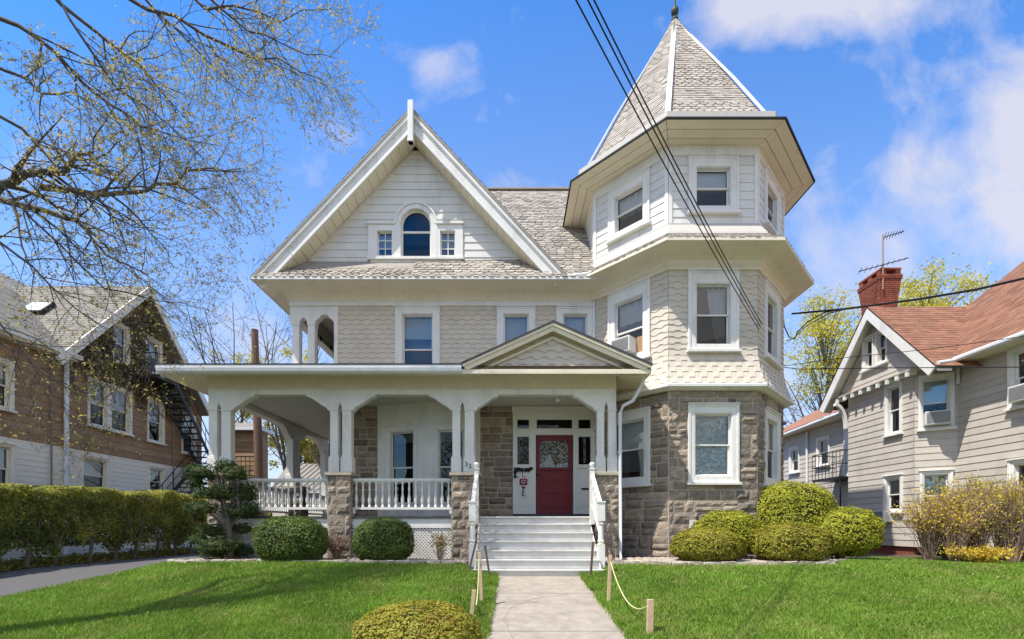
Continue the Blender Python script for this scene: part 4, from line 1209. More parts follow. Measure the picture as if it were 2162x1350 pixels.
# steps
SX0, SX1 = -1.0, 2.02
tread_w = lambda i: 0
nst = 6; rise = (FZ + 1.045) / 6.6; run = .265
stp = MB()
for i in range(nst + 1):
    zt = FZ - rise * i if i else FZ
    y1 = 11.25 - run * (i - 1) if i else 11.25
    if i == 0: continue
    zt = FZ - rise * i; yf = 11.22 - run * i
    x0, x1 = (-.80, 1.90) if i < nst else (-.97, 2.02)
    stp.box(x0, x1, yf, yf + run + .02, zt - .035, zt)       # tread with nosing
    stp.box(x0 + .01, x1 - .01, yf + .035, yf + .06, zt - rise, zt - .036)
stp.box(-.79, 1.89, 11.215, 11.24, FZ - rise, FZ - .052); stp.box(-.80, 1.90, 11.18, 11.24, FZ - .051, FZ - .008)
for x in (-.80, 1.88): stp.prism([(x, 11.24, FZ - .06), (x, 11.24, -1.1), (x, 9.7, -1.1), (x, 9.7, -.96)], (.02, 0, 0))
bevel(stp.build('steps', mat('worn_white_step_paint', (.60, .585, .55), rough=.5, var=.08, scale=4, dirt=((.45, .42, .37), .6, 3)), H), .006)
mt = thing('doormat', 'dark rectangular mat lying on the porch floor before the red door', 'doormat', (1.2, 12.5, FZ))
m = MB(); m.box(.45, 1.75, 12.15, 12.9, FZ + .001, FZ + .02); m.build('mat_top', m_cloth, mt); m = MB(); m.box(.42, 1.78, 12.12, 12.93, FZ + .0005, FZ + .012); m.build('mat_border', m_black, mt)
# stair handrails
def stair_rail(x):
    hr = MB()
    yt, yb2 = 11.12, 10.02
    hr.bar((x, yt, 1.22), (x, yb2, .44), .085, .055, r=.5); hr.bar((x, yt, .52), (x, yb2, -.26), .05, .05, r=.5)
    o = hr.build('handrail', m_trim, H)
    for (y, z0, z1, ball) in ((yt, FZ - .2, 1.36, True), (yb2, -1.02, .50, False)):
        c = MB(); w = .055
        h = z1 - z0
        if ball:
            c.box(x - w, x + w, y - w, y + w, z0, z1); c.box(x - w - .015, x + w + .015, y - w - .015, y + w + .015, z1, z1 + .03)
            c.lathe((x, y, z1 + .03), [(.03, 0), (.035, .02), (.065, .06), (.07, .09), (.055, .13), (0, .15)], 12)
        else:
            w = .075
            c.box(x - w, x + w, y - w, y + w, z0, z0 + .62); c.lathe((x, y, z0 + .62), [(.07, 0), (.05, .03), (.075, .06), (.06, .1), (.055, .4), (.075, .44), (.05, .47), (.07, .5)], 12)
            c.box(x - w, x + w, y - w, y + w, z0 + 1.12, z1); c.box(x - w - .015, x + w + .015, y - w - .015, y + w + .015, z1, z1 + .03)
        c.build('newel_post', m_trim, o)
    for i in range(5):
        t = (i + .7) / 5.6; y = yt + (yb2 - yt) * t; zb = .53 - .78 * t
        c = MB(); c.lathe((x, y, zb), [(r * .9, z) for r, z in bal], 8, .5); c.build('baluster', m_trim, o)
stair_rail(-.86); stair_rail(1.94)
# downspouts
ds = MB()
xd = X(1310, 11.2)
ds.tube([(ex1 - .03, ey + .35, 3.58), (ex1 - .1, ey + .45, 3.35), (xd + .28, 11.1, 3.02), (xd + .06, 11.2, 2.92), (xd, 11.22, 2.75), (xd, 11.22, -.72), (xd, 11.12, -.84)], .042, 8)
ds.build('downspout', m_gutter, H, smooth=True)
ds = MB(); ds.tube([(fx(1253), YW - .07, 6.35), (fx(1253), YW - .07, 4.3)], .04, 8); ds.build('downspout', m_gutter, H)
vn = MB(); vn.fbox(oface(0), .52, .66, Z(1115, 11.45), Z(1098, 11.45), 0, .08); vn.build('wall_vent', m_trimw, H)

# ================================================================== air conditioners, wires
def aircon(name_label, fr, ac, z0, w=.62, h=.38, dep=.38, group=None):
    p = fr.p(ac, z0, 0)
    t = thing('air_conditioner', name_label, 'air conditioner', p)
    m = MB(); m.fbox(fr, ac - w / 2, ac + w / 2, z0, z0 + h, -.1, dep); bevel(m.build('casing', m_ac, t), .012)
    m = MB()
    for i in range(11): z = z0 + .04 + (h - .08) * i / 11; m.fbox(fr, ac - w / 2 + .04, ac + w / 2 - .04, z, z + .016, dep - .002, dep + .008)
    m.fbox(fr, ac - w / 2 + .03, ac + w / 2 - .03, z0 + .03, z0 + h - .03, dep - .02, dep + .002)
    m.build('grille', m_acg, t)
    return t
aircon('white air conditioner poking out of the tower window just above the porch roof', oface(7), TS / 2 + .05 - .12, 4.55, .56, .40, .34)
m = MB(); f7 = oface(7); m.fbox(f7, TS / 2 + .22, TS / 2 + .40, 4.55, 4.98, -.08, -.03); m.build('plywood_filler', m_ply, H)

def cable(label, pts, rad=.011, sag=0, n=14, group=None):
    pts = [Vector(p) for p in pts]
    m = MB()
    if len(pts) == 2:
        a, b = pts; pts = [a.lerp(b, i / n) - ZV * (sag * 4 * (i / n) * (1 - i / n)) for i in range(n + 1)]
    m.tube(pts, rad, 5)
    return tag(m.build('cable', m_wire), label, 'cable', group)
def PV(px, py, Y): return Vector((X(px, Y), Y, Z(py, Y)))
for i, (px, d, lab) in enumerate(((1216, .0, 'lowest of three black overhead cables running down to the tower window'), (1241, .02, 'middle one of three black overhead cables running down to the tower'), (1254, .04, 'uppermost of three black overhead cables running down to the tower'))):
    a = PV(px, 0, 5.2); b = PV(1603 + i * 3, 697 - i * 6, 11.42)
    far = a + (a - b).normalized() * 9 + Vector((0, 0, -.2))
    cable(lab, [far] + [a.lerp(b, t) - ZV * (.10 * 4 * t * (1 - t)) for t in [k / 12 for k in range(13)]], .0095)
cable('thick black service cable from the tower to the right edge above the rust roof', [PV(1672, 663, 13.2), PV(1790, 652, 11.6), PV(1940, 632, 10.3), PV(2060, 612, 9.6), PV(2240, 570, 8.9)], .026)
cable('thin black drip loop of wire hanging by the tower corner', [PV(1652, 662, 13.6), PV(1656, 690, 13.5), PV(1666, 712, 13.4), PV(1678, 717, 13.3), PV(1683, 702, 13.2), PV(1705, 680, 12.9), PV(1740, 660, 12.4), PV(1790, 652, 11.6)], .016)
cable('second thin wire looping under the service cable by the tower', [PV(1660, 720, 13.4), PV(1676, 715, 13.3), PV(1700, 690, 12.9), PV(1750, 662, 12.3), PV(1800, 650, 11.5)], .012)
cable('thin wire from the tower past the right gable windows, the lower of two', [PV(1655, 776, 13.6), PV(1690, 780, 13), PV(1740, 779, 12.4), PV(1900, 777, 11), PV(2240, 775, 9)], .011)
cable('thin wire from the tower past the right gable windows, the upper of two', [PV(1655, 773, 13.6), PV(1770, 757, 12.4), PV(1960, 738, 11), PV(2240, 700, 9)], .008)

# ================================================================== left neighbour
LHX = -15.0
LH = thing('brown_house', 'brown shingled house over white siding with a vine covered gable, beyond the hedge', 'house', (LHX, 15, -1.1))
lf = Fr((LHX, 0, 0), (0, 1, 0), (1, 0, 0))
def YL(px): return 970 * -LHX / (1081 - px)
def lwin(px0, px1, ytop, ybot, **k):
    y0, y1 = YL(px0), YL(px1); zt = (1110 - ytop) * y0 / 970; zb = (1110 - ybot) * y0 / 970
    w = y1 - y0
    return (y0 + y1) / 2, zb, zt, w
lw_ = [(184, 229, 798, 896), (230, 276, 813, 908), (310, 345, 842, 930), (383, 412, 872, 955), (170, 228, 962, 1040), (312, 346, 985, 1045), (-75, 28, 925, 1035), (-75, 26, 735, 845)]
holes_l = []
specs = []
for q in lw_:
    c, zb, zt, w = lwin(*q); specs.append((c, zb, zt, w)); holes_l.append(hole(c, zb, zt, w))
gwin = [lwin(235, 271, 676, 760), lwin(306, 340, 708, 782)]
BND = 2.62
m = MB(); courses(m, lf, -1.2, BND, .17, 8, 22.2, holes_l, lap=.014); m.panel(lf, 8, 22.2, -1.3, BND, holes_l, -.02); m.build('white_siding', m_lwhite, LH)
m = MB(); courses(m, lf, BND, 5.75, .27, 8, 22.2, holes_l, lap=.02)
m.panel(lf, 8, 22.2, BND, 5.8, holes_l, -.02); m.build('brown_siding', m_brown, LH)
gy0, gya, gy1, gzf, gzap = 15.1, 18.5, 21.9, 5.7, 9.55
gsl = (gzap - gzf) / (gya - gy0)
gholes = [hole(*g) for g in [(c, zb, zt, w) for c, zb, zt, w in gwin]]
m = MB(); courses(m, lf, 5.75, gzap - .1, .27, lambda z: gy0 + (z - gzf) / gsl, lambda z: gy1 - (z - gzf) / gsl, gholes, lap=.02); m.build('brown_siding', m_brown, LH)
for i, (c, zb, zt, w) in enumerate(specs + gwin):
    fw = .07 if w < 1.3 else .12
    window(lf, c, zb, zt, w, (w - 2 * fw - .04, zb + fw, zt - fw - .02), cover=('blind', .05 if i % 2 else .42, 0, 1) if i < 4 else ('blind', .02 if i != 5 else .6, 0, 1), parent=LH, material=m_lwhite, depth=.3)
# roofs
m = MB()
ro = .4
m.hexa([(LHX + ro, gy0 - .35, gzf - .4), (LHX + ro, gya, gzap - .05), (-30, gya, gzap - .05), (-30, gy0 - .35, gzf - .4), (LHX + ro, gy0 - .35, gzf - .3), (LHX + ro, gya, gzap + .08), (-30, gya, gzap + .08), (-30, gy0 - .35, gzf - .3)])
m.hexa([(LHX + ro, gy1 + .35, gzf - .4), (LHX + ro, gya, gzap - .05), (-30, gya, gzap - .05), (-30, gy1 + .35, gzf - .4), (LHX + ro, gy1 + .35, gzf - .3), (LHX + ro, gya, gzap + .08), (-30, gya, gzap + .08), (-30, gy1 + .35, gzf - .3)])
vv = Vector((0, gya - gy0 + .35, gzap - gzf + .38))
slates(m, (-30, gy0 - .35, gzf - .29), (1, 0, 0), vv, vv.length, .16, lambda t: 3.0, lambda t: 30 + LHX + ro - .02, .33, rnd=False, th=.012)
# front wing
we, wz_ = LHX + .35, 5.72
m.face([(we, 7, wz_), (we, gy0 + .2, wz_), (we - 7, gy0 + 6, wz_ + 5), (we - 7, 7, wz_ + 5)])
vv = Vector((-7, 0, 5.0))
slates(m, (we, 7, wz_ + .01), (0, 1, 0), vv, 6.0, .16, lambda t: 2.0, lambda t: gy0 - 7 + .3 + t * .62, .33, rnd=False, th=.012)
m.build('roof', m_lroof, LH)
m = MB()
m.bar((LHX + ro + .06, gy0 - .35, gzf - .42), (LHX + ro + .06, gya, gzap - .06), .06, .26, up=Vector((1, 0, 0)).cross(Vector((0, gya - gy0, gzap - gzf)).normalized()))
m.bar((LHX + ro + .06, gy1 + .35, gzf - .42), (LHX + ro + .06, gya, gzap - .06), .06, .26, up=Vector((1, 0, 0)).cross(Vector((0, gya - gy1, gzap - gzf)).normalized()))
m.bar((we + .04, 7, wz_ - .06), (we + .04, gy0 + .5, wz_ - .06), .12, .14); m.box(LHX, we, 7, gy0 + .4, wz_ - .2, wz_ - .12)
m.build('eave_board', m_lwhite, LH)
m = MB(); y = YL(134); m.tube([(LHX + .1, y, 5.6), (LHX + .1, y, -1)], .07, 8); m.build('downspout', m_gutter, LH)
m = MB(); y = YL(105); m.tube([(LHX + .06, y, 5.3), (LHX + .06, y, -1)], .025, 6); y = YL(364); m.tube([(LHX + .06, y, 5.3), (LHX + .06, y, 1)], .02, 6); m.build('conduit', m_lroof, LH)
# skylight
sy = 17.0; sz = gzf - .3 + (sy - gy0 + .35) * gsl + .05
m = MB()
a = Vector((-17.95, sy - .25, sz - .25 * gsl)); dx = Vector((.85, 0, 0)); dv = Vector((0, .5, .5 * gsl)); nn = dx.cross(dv).normalized()
m.prism([a, a + dx, a + dx + dv, a + dv], nn * .12); sk2 = m.build('skylight', m_metal, LH)
m = MB(); e = nn * .125; m.face([a + dx * .06 + dv * .08 + e, a + dx * .94 + dv * .08 + e, a + dx * .94 + dv * .92 + e, a + dx * .06 + dv * .92 + e]); m.build('pane', m_blind, sk2)
m = MB(); m.box(-30, LHX - .35, 7, 22.2, -1.2, 5.6); m.build('house_body', m_brown, LH)
# vines over the gable
vn_ = thing('vine', 'dark dry climbing vine covering the gable of the brown house', 'vine', (LHX + .1, 17, 4))
pts = []
while len(pts) < 5200:
    y = random.uniform(15.2, 21.2); z = random.uniform(4.6, 9.2)
    top = gzf + min(y - gy0, gy1 - y) * gsl - .35
    if z > top: continue
    band = math.exp(-((z - 5.75 + (y - 18) * .22) / .75) ** 2) + .75 * (z > 5.5)
    if any(abs(y - c) < w / 2 and zb < z < zt for c, zb, zt, w in specs + gwin): continue
    if random.random() < band * (.55 + .6 * noise.noise(Vector((y * 1.3, z * 1.3, 4)))): pts.append((LHX + .05 + random.random() * .16, y, z))
pv = np.array(pts); cloud('leaves', pv, np.tile([1, -.2, .2], (len(pv), 1)), .055, m_vine, vn_, rnd=np.clip(rng.random(len(pv)) ** 2 * .9 + (vnoise(pv, 1.2, 3) * .6), 0, 1))
m = MB()
for i in range(26):
    y = random.uniform(15.4, 20.5); z = 4.6; ps = []
    for k in range(8):
        ps.append((LHX + .07, y, z)); y += random.gauss(.02, .16); z += random.uniform(.2, .5)
        if z > gzf + min(y - gy0, gy1 - y) * gsl - .3: break
    if len(ps) > 1: m.tube(ps, .014, 4)
m.build('stem', m_bark, vn_)
# fire escape
fe = thing('fire_escape', 'black iron fire escape stairs zigzagging down the side of the brown house', 'fire escape', (-14.4, 20, 3))
def flight(p0, p1, n):
    p0, p1 = Vector(p0), Vector(p1)
    m = MB()
    for xo in (-.38, .38): m.bar(p0 + Vector((xo, 0, 0)), p1 + Vector((xo, 0, 0)), .03, .16)
    m.build('stringer', m_metal, fe)
    for i in range(n):
        q = p0.lerp(p1, (i + .5) / n); t = MB(); t.box(q.x - .37, q.x + .37, q.y - .11, q.y + .11, q.z, q.z + .035); t.build('tread', m_metal, fe)
    for xo in (-.38, .38):
        m = MB(); m.tube([p0 + Vector((xo, 0, .9)), p1 + Vector((xo, 0, .9))], .022, 5); m.tube([p0 + Vector((xo, 0, .5)), p1 + Vector((xo, 0, .5))], .015, 5)
        for i in range(5): q = p0.lerp(p1, i / 4) + Vector((xo, 0, 0)); m.tube([q, q + ZV * .9], .015, 5)
        m.build('handrail', m_metal, fe)
flight((-14.45, 19.3, 5.9), (-14.45, 21.7, 2.8), 13)
flight((-14.45, 21.3, 2.6), (-14.45, 18.9, .3), 11)
m = MB(); m.box(-14.95, -14.05, 18.2, 19.4, 5.86, 5.92); m.build('landing', m_metal, fe)
m = MB(); m.box(-14.95, -14.05, 21.4, 22.4, 2.72, 2.78); m.build('landing', m_metal, fe)
m = MB()
for z in (6.4, 6.85): m.tube([(-14.05, 18.2, z), (-14.05, 19.4, z)], .018, 5); m.tube([(-14.95, 18.2, z), (-14.05, 18.2, z)], .018, 5)
for y in (18.2, 18.8, 19.4): m.tube([(-14.05, y, 5.9), (-14.05, y, 6.85)], .016, 5)
m.build('guard_rail', m_metal, fe)
# rear extension of the brown house
ex = thing('rear_building', 'low brown sided building with white gutter seen under the porch arch', 'building', (-14, 24, -1))
bf = Fr((-15, 23.6, 0), (1, 0, 0), (0, -1, 0))
m = MB(); courses(m, bf, -1, 4.8, .24, 0, 2.05, lap=.02); m.box(-15, -12.96, 23.62, 24.4, -1, 4.85); m.build('wall', m_brown, ex)
m = MB(); m.box(-15.2, -12.7, 23.25, 24.6, 4.85, 5.0); m.build('gutter', m_gutter, ex)
m = MB(); m.face([(-15.2, 23.3, 5.0), (-12.7, 23.3, 5.0), (-13.6, 24.6, 5.5), (-15.2, 24.6, 5.5)]); m.build('roof', m_lroof, ex)
m = MB(); m.tube([(-15, 23.2, 3.5), (-12.9, 23.2, 3.5)], .025, 5); m.tube([(-15, 23.2, 2.4), (-12.9, 23.2, 2.4)], .025, 5)
for i in range(10): m.tube([(-15 + .22 * i, 23.2, 2.4), (-15 + .22 * i, 23.2, 3.5)], .014, 4)
m.build('balcony_rail', m_metal, ex)
# pole
pl2 = thing('utility_pole', 'bare brown wooden pole rising behind the porch roof without any wires', 'pole', (-11.15, 20, -1))
m = MB(); m.tube([(-10.98, 20, -1.1), (-11.05, 20, 3.5), (-11.2, 20, 8.5)], [.2, .17, .135], 12); m.build('shaft', m_pole, pl2)
m = MB(); m.lathe((-11.2, 20, 8.5), [(.14, -.02), (.14, .02), (.0, .03)], 12); m.build('pole_cap', m_bark, pl2)
# grey fence and shed behind the porch
sh_ = thing('grey_shed', 'low pale grey shed roof with slanting lattice seen through the porch behind the railing', 'shed', (-10, 27, -1))
m = MB(); m.box(-14.6, -8.5, 28, 30, -1, 2.0); m.build('wall', m_lwhite, sh_)
m = MB(); m.face([(-14.8, 27.7, 2.0), (-8.3, 27.7, 2.0), (-8.3, 30.5, 4.1), (-14.8, 30.5, 4.1)])
for i in range(18): x = -14.8 + .36 * i; m.bar((x, 27.68, 2.02), (x + .9, 30.5, 4.14), .05, .03)
m.build('roof', m_lroof, sh_)

# ================================================================== right neighbour
RH = thing('grey_house', 'greige clapboard house on the right with a rust brown roof and white trimmed gable', 'house', (13, 14, -1.1))
def rf(x): return Fr((x, 0, 0), (0, -1, 0), (-1, 0, 0))
XB, XM = 12.45, 13.3
f1, f2 = rf(XB), rf(XM)
cf = Fr((XB, 14.22, 0), (XM - XB, 13.7 - 14.22, 0)); cl2 = math.hypot(XM - XB, .52)
def yr(px, x): return 970 * x / (px - 1081)
Z0 = -.66
bwin = [((15.27 + 14.66) / 2, 2.98, 4.6, .64), ((15.35 + 14.62) / 2, .45, 1.62, .72)]
bh = [hole(-c, zb, zt, w) for c, zb, zt, w in bwin]
cwin = [(.50, 2.95, 4.56, .80), (.50, .2, 1.66, .74)]
ch = [hole(c, zb, zt, w) for c, zb, zt, w in cwin]
mwin = [(11.72, 3.12, 4.66, 1.12), (11.72, .25, 1.72, 1.12), (8.5, 3.12, 4.66, 1.0)]
mh = [hole(-c, zb, zt, w) for c, zb, zt, w in mwin]
rwin = [(19.6, 2.55, 3.75, .8), (21.6, 2.5, 3.65, .75), (19.9, -.3, 1.1, .9)]
rh_ = [hole(-c, zb, zt, w) for c, zb, zt, w in rwin]
m = MB()
courses(m, f1, Z0, 4.8, .205, -17.0, -14.22, bh, lap=.016); courses(m, cf, Z0, 4.8, .205, 0, cl2, ch, lap=.016); courses(m, f2, Z0, 4.8, .205, -13.7, -2, mh, lap=.016); courses(m, f2, Z0, 4.6, .205, -24, -17.0, rh_, lap=.016)
m.panel(f1, -17, -14.22, Z0, 4.8, bh, -.015); m.panel(cf, 0, cl2, Z0, 4.8, ch, -.015); m.panel(f2, -13.7, -2, Z0, 4.8, mh, -.015); m.panel(f2, -24, -17, Z0, 4.6, rh_, -.015)
m.face([(XB, 17, Z0), (XM, 17, Z0), (XM, 17, 4.8), (XB, 17, 4.8)])
m.build('clapboard_wall', m_greige, RH)
m = MB(); m.box(XB + .06, XB + .2, 14.3, 16.95, -1.2, Z0 - .01); m.box(XM + .05, XM + .2, 2, 13.7, -1.2, Z0 - .01); m.box(XM + .05, XM + .2, 17, 24, -1.2, Z0 - .01); m.build('foundation', m_brick, RH)
for i, (c, zb, zt, w) in enumerate(bwin): window(f1, -c, zb, zt, w, (w - .2, zb + .07, zt - .12), parent=RH, cover=('blind', .5, 0, 1) if i else None, depth=.3)
for i, (c, zb, zt, w) in enumerate(cwin): window(cf, c, zb, zt, w, (w - .2, zb + .07, zt - .12), parent=RH, cover=('blind', .5, 0, 1) if i == 0 else ('curtain', .1, .05, .95), depth=.3)
for i, (c, zb, zt, w) in enumerate(mwin): window(f2, -c, zb, zt, w, (w - .26, zb + .08, zt - .12), parent=RH, depth=.3)
for i, (c, zb, zt, w) in enumerate(rwin): window(f2, -c, zb, zt, w, (w - .2, zb + .07, zt - .1), parent=RH, depth=.3)
# gable
XG = 12.0; ga_, gn, gf, gzft, gzA = 15.5, 13.0, 17.9, 4.5, 7.33
gfr = rf(XB - .08); sl1 = (gzA - gzft) / (ga_ - gn); sl2_ = (gzA - gzft) / (gf - ga_)
tw = [(15.92, 5.42, 6.52, .50), (15.36, 5.42, 6.52, .50)]
th_ = [hole(-c, zb, zt, w) for c, zb, zt, w in tw]
m = MB(); courses(m, gfr, 4.78, gzA - .25, .205, lambda z: -(gf - (z - gzft) / sl2_) + .25, lambda z: -(gn + (z - gzft) / sl1) - .25, th_, lap=.016); m.build('gable_wall', m_greige, RH)
for c, zb, zt, w in tw: window(gfr, -c, zb, zt, w, (w - .17, zb + .07, zt - .1), parent=RH, muntin=None, depth=.25)
for i in range(9):
    m = MB(); y = 14.15 + i * .38; m.box(XB - .26, XB - .02, y - .05, y + .05, 4.64, 4.76); m.box(XB - .32, XB - .24, y - .04, y + .04, 4.58, 4.72); m.build('eave_modillion', m_trim, RH)
m = MB(); m.box(XB - .3, XB + .1, 13.6, 17.6, 4.755, 4.79); m.build('gable_shelf', m_greige, RH)
m = MB()
for (yf_, s) in ((gn, 1), (gf, -1)):
    d = Vector((0, ga_ - yf_, gzA - gzft)).normalized(); up = Vector((1, 0, 0)).cross(d); up = up if up.z > 0 else -up
    a, b = Vector((XG, yf_, gzft)), Vector((XG, ga_, gzA))
    m.hexa([a - up * .28 + Vector((-.03, 0, 0)), b - ZV * .38 + Vector((-.03, 0, 0)), b - ZV * .38 + Vector((.03, 0, 0)), a - up * .28 + Vector((.03, 0, 0)), a + Vector((-.03, 0, 0)), b + Vector((-.03, 0, 0)), b + Vector((.03, 0, 0)), a + Vector((.03, 0, 0))])
m.build('barge_board', m_trim, RH)
m = MB()
m.hexa([(XG + .04, gn, gzft - .12), (XG + .04, ga_, gzA - .14), (XB, ga_, gzA - .14), (XB, gn, gzft - .12), (XG + .04, gn, gzft - .06), (XG + .04, ga_, gzA - .08), (XB, ga_, gzA - .08), (XB, gn, gzft - .06)])
m.hexa([(XG + .04, gf, gzft - .12), (XG + .04, ga_, gzA - .14), (XB, ga_, gzA - .14), (XB, gf, gzft - .12), (XG + .04, gf, gzft - .06), (XG + .04, ga_, gzA - .08), (XB, ga_, gzA - .08), (XB, gf, gzft - .06)])
m.build('rake_soffit', m_soff, RH)
m = MB()
m.face([(XG - .05, gn - .05, gzft + .0), (16.2, gn - .05, gzft), (16.2, ga_, gzA + .05), (XG - .05, ga_, gzA + .05)]); m.face([(XG - .05, gf + .05, gzft), (16.2, gf + .05, gzft), (16.2, ga_, gzA + .05), (XG - .05, ga_, gzA + .05)])
vv = Vector((0, ga_ - gn + .05, gzA + .05 - gzft))
slates(m, (XG - .05, gn - .05, gzft + .01), (1, 0, 0), vv, vv.length, .15, lambda t: 0, lambda t: 1.0 + t * .75, .3, rnd=False, th=.01)
ee = 12.78
m.face([(ee, 2, 4.8), (ee, 17.3, 4.8), (19, 12.8, 11.1), (19, 2, 11.1)])
vv = Vector((19 - ee, 0, 11.1 - 4.8)); vl = vv.length
slates(m, (ee, 2, 4.81), (0, 1, 0), vv, vl, .15, lambda t: 3.0, lambda t: 15.3 - 4.5 * t / vl if t > 3 else 12.6 + t * .2, .3, rnd=False, th=.01)
m.face([(ee, 17.3, 4.8), (25, 17.3, 4.8), (19, 12.8, 11.1)])
m.face([(12.9, 17.2, 4.55), (12.9, 24.3, 4.35), (16, 22, 6.3), (16, 17.2, 6.3)])
m.build('roof', m_rust, RH)
m = MB(); m.tube([(12.7, 2, 4.76), (12.7, 13.25, 4.76)], .075, 8); m.tube([(12.7, 13.2, 4.74), (XG + .05, 13.0, 4.50 + .1)], .06, 8); m.tube([(12.82, 17.4, 4.42), (12.82, 24.2, 4.22)], .06, 8)
m.build('gutter', m_gutter, RH)
m = MB(); m.box(12.78, XM, 2, 13.4, 4.70, 4.74); m.box(12.88, XM, 17.1, 24, 4.28, 4.32); m.build('eave_soffit', m_soff, RH)
m = MB(); m.tube([(XM - .08, 13.62, 4.7), (XM - .08, 13.62, 4.2)], .04, 6); m.build('downspout', m_gutter, RH); m = MB(); m.tube([(XM - .08, 20.6, 4.2), (XM - .08, 20.6, -.9)], .05, 6); m.build('downspout', m_gutter, RH)
m = MB()
ps = [(XB - .05 - .35 * math.sin(t * math.pi / 2), 17.05, 4.45 - .95 * (1 - math.cos(t * math.pi / 2)) * 1.0 - 0) for t in [i / 8 for i in range(9)]]
for p, q in zip([(XM - .1 - .75 * (1 - math.sin(t)), 17.2, 3.6 + .85 * (1 - math.cos(t))) for t in [i * math.pi / 16 for i in range(9)]], [(XM - .1 - .75 * (1 - math.sin(t)), 17.2, 3.6 + .85 * (1 - math.cos(t))) for t in [i * math.pi / 16 for i in range(1, 9)]]): pass
arcp = [Vector((XB - .02 - .42 * (1 - math.cos(t)), 17.1, 3.6 + .9 * math.sin(t))) for t in [i * math.pi / 16 for i in range(9)]]
for p, q in zip(arcp, arcp[1:]): m.bar(p, q, .1, .12, up=Vector((0, 1, 0)))
m.build('eave_bracket', m_trim, RH)
m = MB(); m.box(XM + .3, 24, 2, 24, -1.2, 4.7); m.build('house_body', m_greige, RH)
m = MB(); m.box(XM - .06, XM - .0, 17.5, 18.35, 1.9, 4.0); m.build('balcony_door', m_trim, RH)
# corner balcony
bc = thing('iron_balcony', 'small black iron balcony under the far end of the grey house gable', 'balcony', (12.8, 18, 1.8))
m = MB(); m.box(12.35, XM - .02, 17.3, 18.9, 1.78, 1.86); m.build('balcony_floor', m_metal, bc)
m = MB()
for z in (2.35, 2.85): m.tube([(XM, 18.9, z), (12.35, 18.9, z), (12.35, 17.3, z), (XM, 17.3, z)], .02, 5)
for i in range(9): y = 17.3 + .2 * i; m.tube([(12.35, y, 1.86), (12.35, y, 2.85)], .012, 4)
for i in range(5): x = 12.35 + .22 * i; m.tube([(x, 17.3, 1.86), (x, 17.3, 2.85)], .012, 4)
m.build('guard_rail', m_metal, bc)
for (x, y) in ((12.4, 17.35), (12.4, 18.85)): m = MB(); m.tube([(x, y, 1.8), (x, y, -1)], .03, 6); m.build('support_post', m_metal, bc)
# chimney
cm = thing('chimney', 'flared red brick chimney on the rust roof carrying a television aerial', 'chimney', (12.7, 15.9, 7.0))
m = MB(); zc0, zc1 = 6.9, 8.42; nrow = 23
for i in range(nrow):
    z0, z1 = zc0 + (zc1 - zc0) * i / nrow, zc0 + (zc1 - zc0) * (i + 1) / nrow - .012
    t = max(0, (i / nrow - .35) / .65); e = .09 * t ** 1.2 + (.015 if i > nrow - 3 else 0)
    x0, x1, y0, y1 = 12.46 - e, 12.96 + e, 15.5 - e, 16.3 + e
    off = .11 * (i % 2)
    for (a0, a1, fixed, ax) in ((x0, x1, y0, 'x'), (x0, x1, y1, 'x'), (y0, y1, x0, 'y'), (y0, y1, x1, 'y')):
        a = a0 - off
        while a < a1:
            p, q = max(a, a0), min(a + .21, a1)
            if q - p > .02:
                if ax == 'x': m.box(p, q, fixed - .05, fixed + .05, z0, z1)
                else: m.box(fixed - .05, fixed + .05, p, q, z0, z1)
            a += .222
    
m.build('brickwork', m_brick, cm)
m = MB()
for i in range(nrow):
    t = max(0, (i / nrow - .35) / .65); e = .09 * t ** 1.2
    if i < nrow - 2: m.box(12.46 - e + .01, 12.96 + e - .01, 15.5 - e + .01, 16.3 + e - .01, zc0 + (zc1 - zc0) * i / nrow, zc0 + (zc1 - zc0) * (i + 1) / nrow + .001)
m.build('mortar_core', m_mort, cm)
for (x, y) in ((12.46, 15.5), (12.96, 15.5), (12.46, 16.3), (12.96, 16.3), (12.46, 15.9), (12.96, 15.9)): 
    m = MB(); m.box(x - .085, x + .085, y - .085, y + .085, zc1 - .013, zc1 + .17); m.build('flue_pier', m_brick, cm)
m = MB(); m.box(12.36, 13.06, 15.4, 16.4, zc1 + .17, zc1 + .23); m.build('cap_slab', m_brick, cm)
an = thing('television_aerial', 'rusty roof aerial with thin crossbars fixed to the brick chimney', 'aerial', (12.37, 15.45, 8.5))
mz = 9.75
m = MB(); m.tube([(12.42, 15.38, 7.9), (12.42, 15.38, mz)], .022, 6); m.build('mast', m_twig, an)
def yagi(c, d, n, ln, el):
    d = Vector(d).normalized(); sd = Vector((d.y * .7, -d.x * .7 + .3, .25)).normalized()
    m = MB(); m.tube([Vector(c) - d * ln * .5, Vector(c) + d * ln * .5], .016, 5)
    for i in range(n):
        q = Vector(c) + d * ln * ((i + .3) / n - .5); l = el * (1.15 - .7 * i / n); m.tube([q - sd * l / 2, q + sd * l / 2], .008, 4)
    m.build('antenna_array', m_metal, an)
yagi((12.72, 15.3, mz - .05), (1, -.2, .22), 7, .6, .26); yagi((12.42, 15.36, 8.72), (1, -.1, .24), 9, 1.6, .2)
aircon('white air conditioner in the angled bay window of the grey house upper floor', cf, .50, 3.03, .6, .40, .32)
aircon('white air conditioner under the lower bay window of the grey house', f1, -15.3, .12, .62, .38, .34)
aircon('white air conditioner in the upper window nearest the right edge of the grey house', f2, -11.75, 3.2, .62, .42, .3)

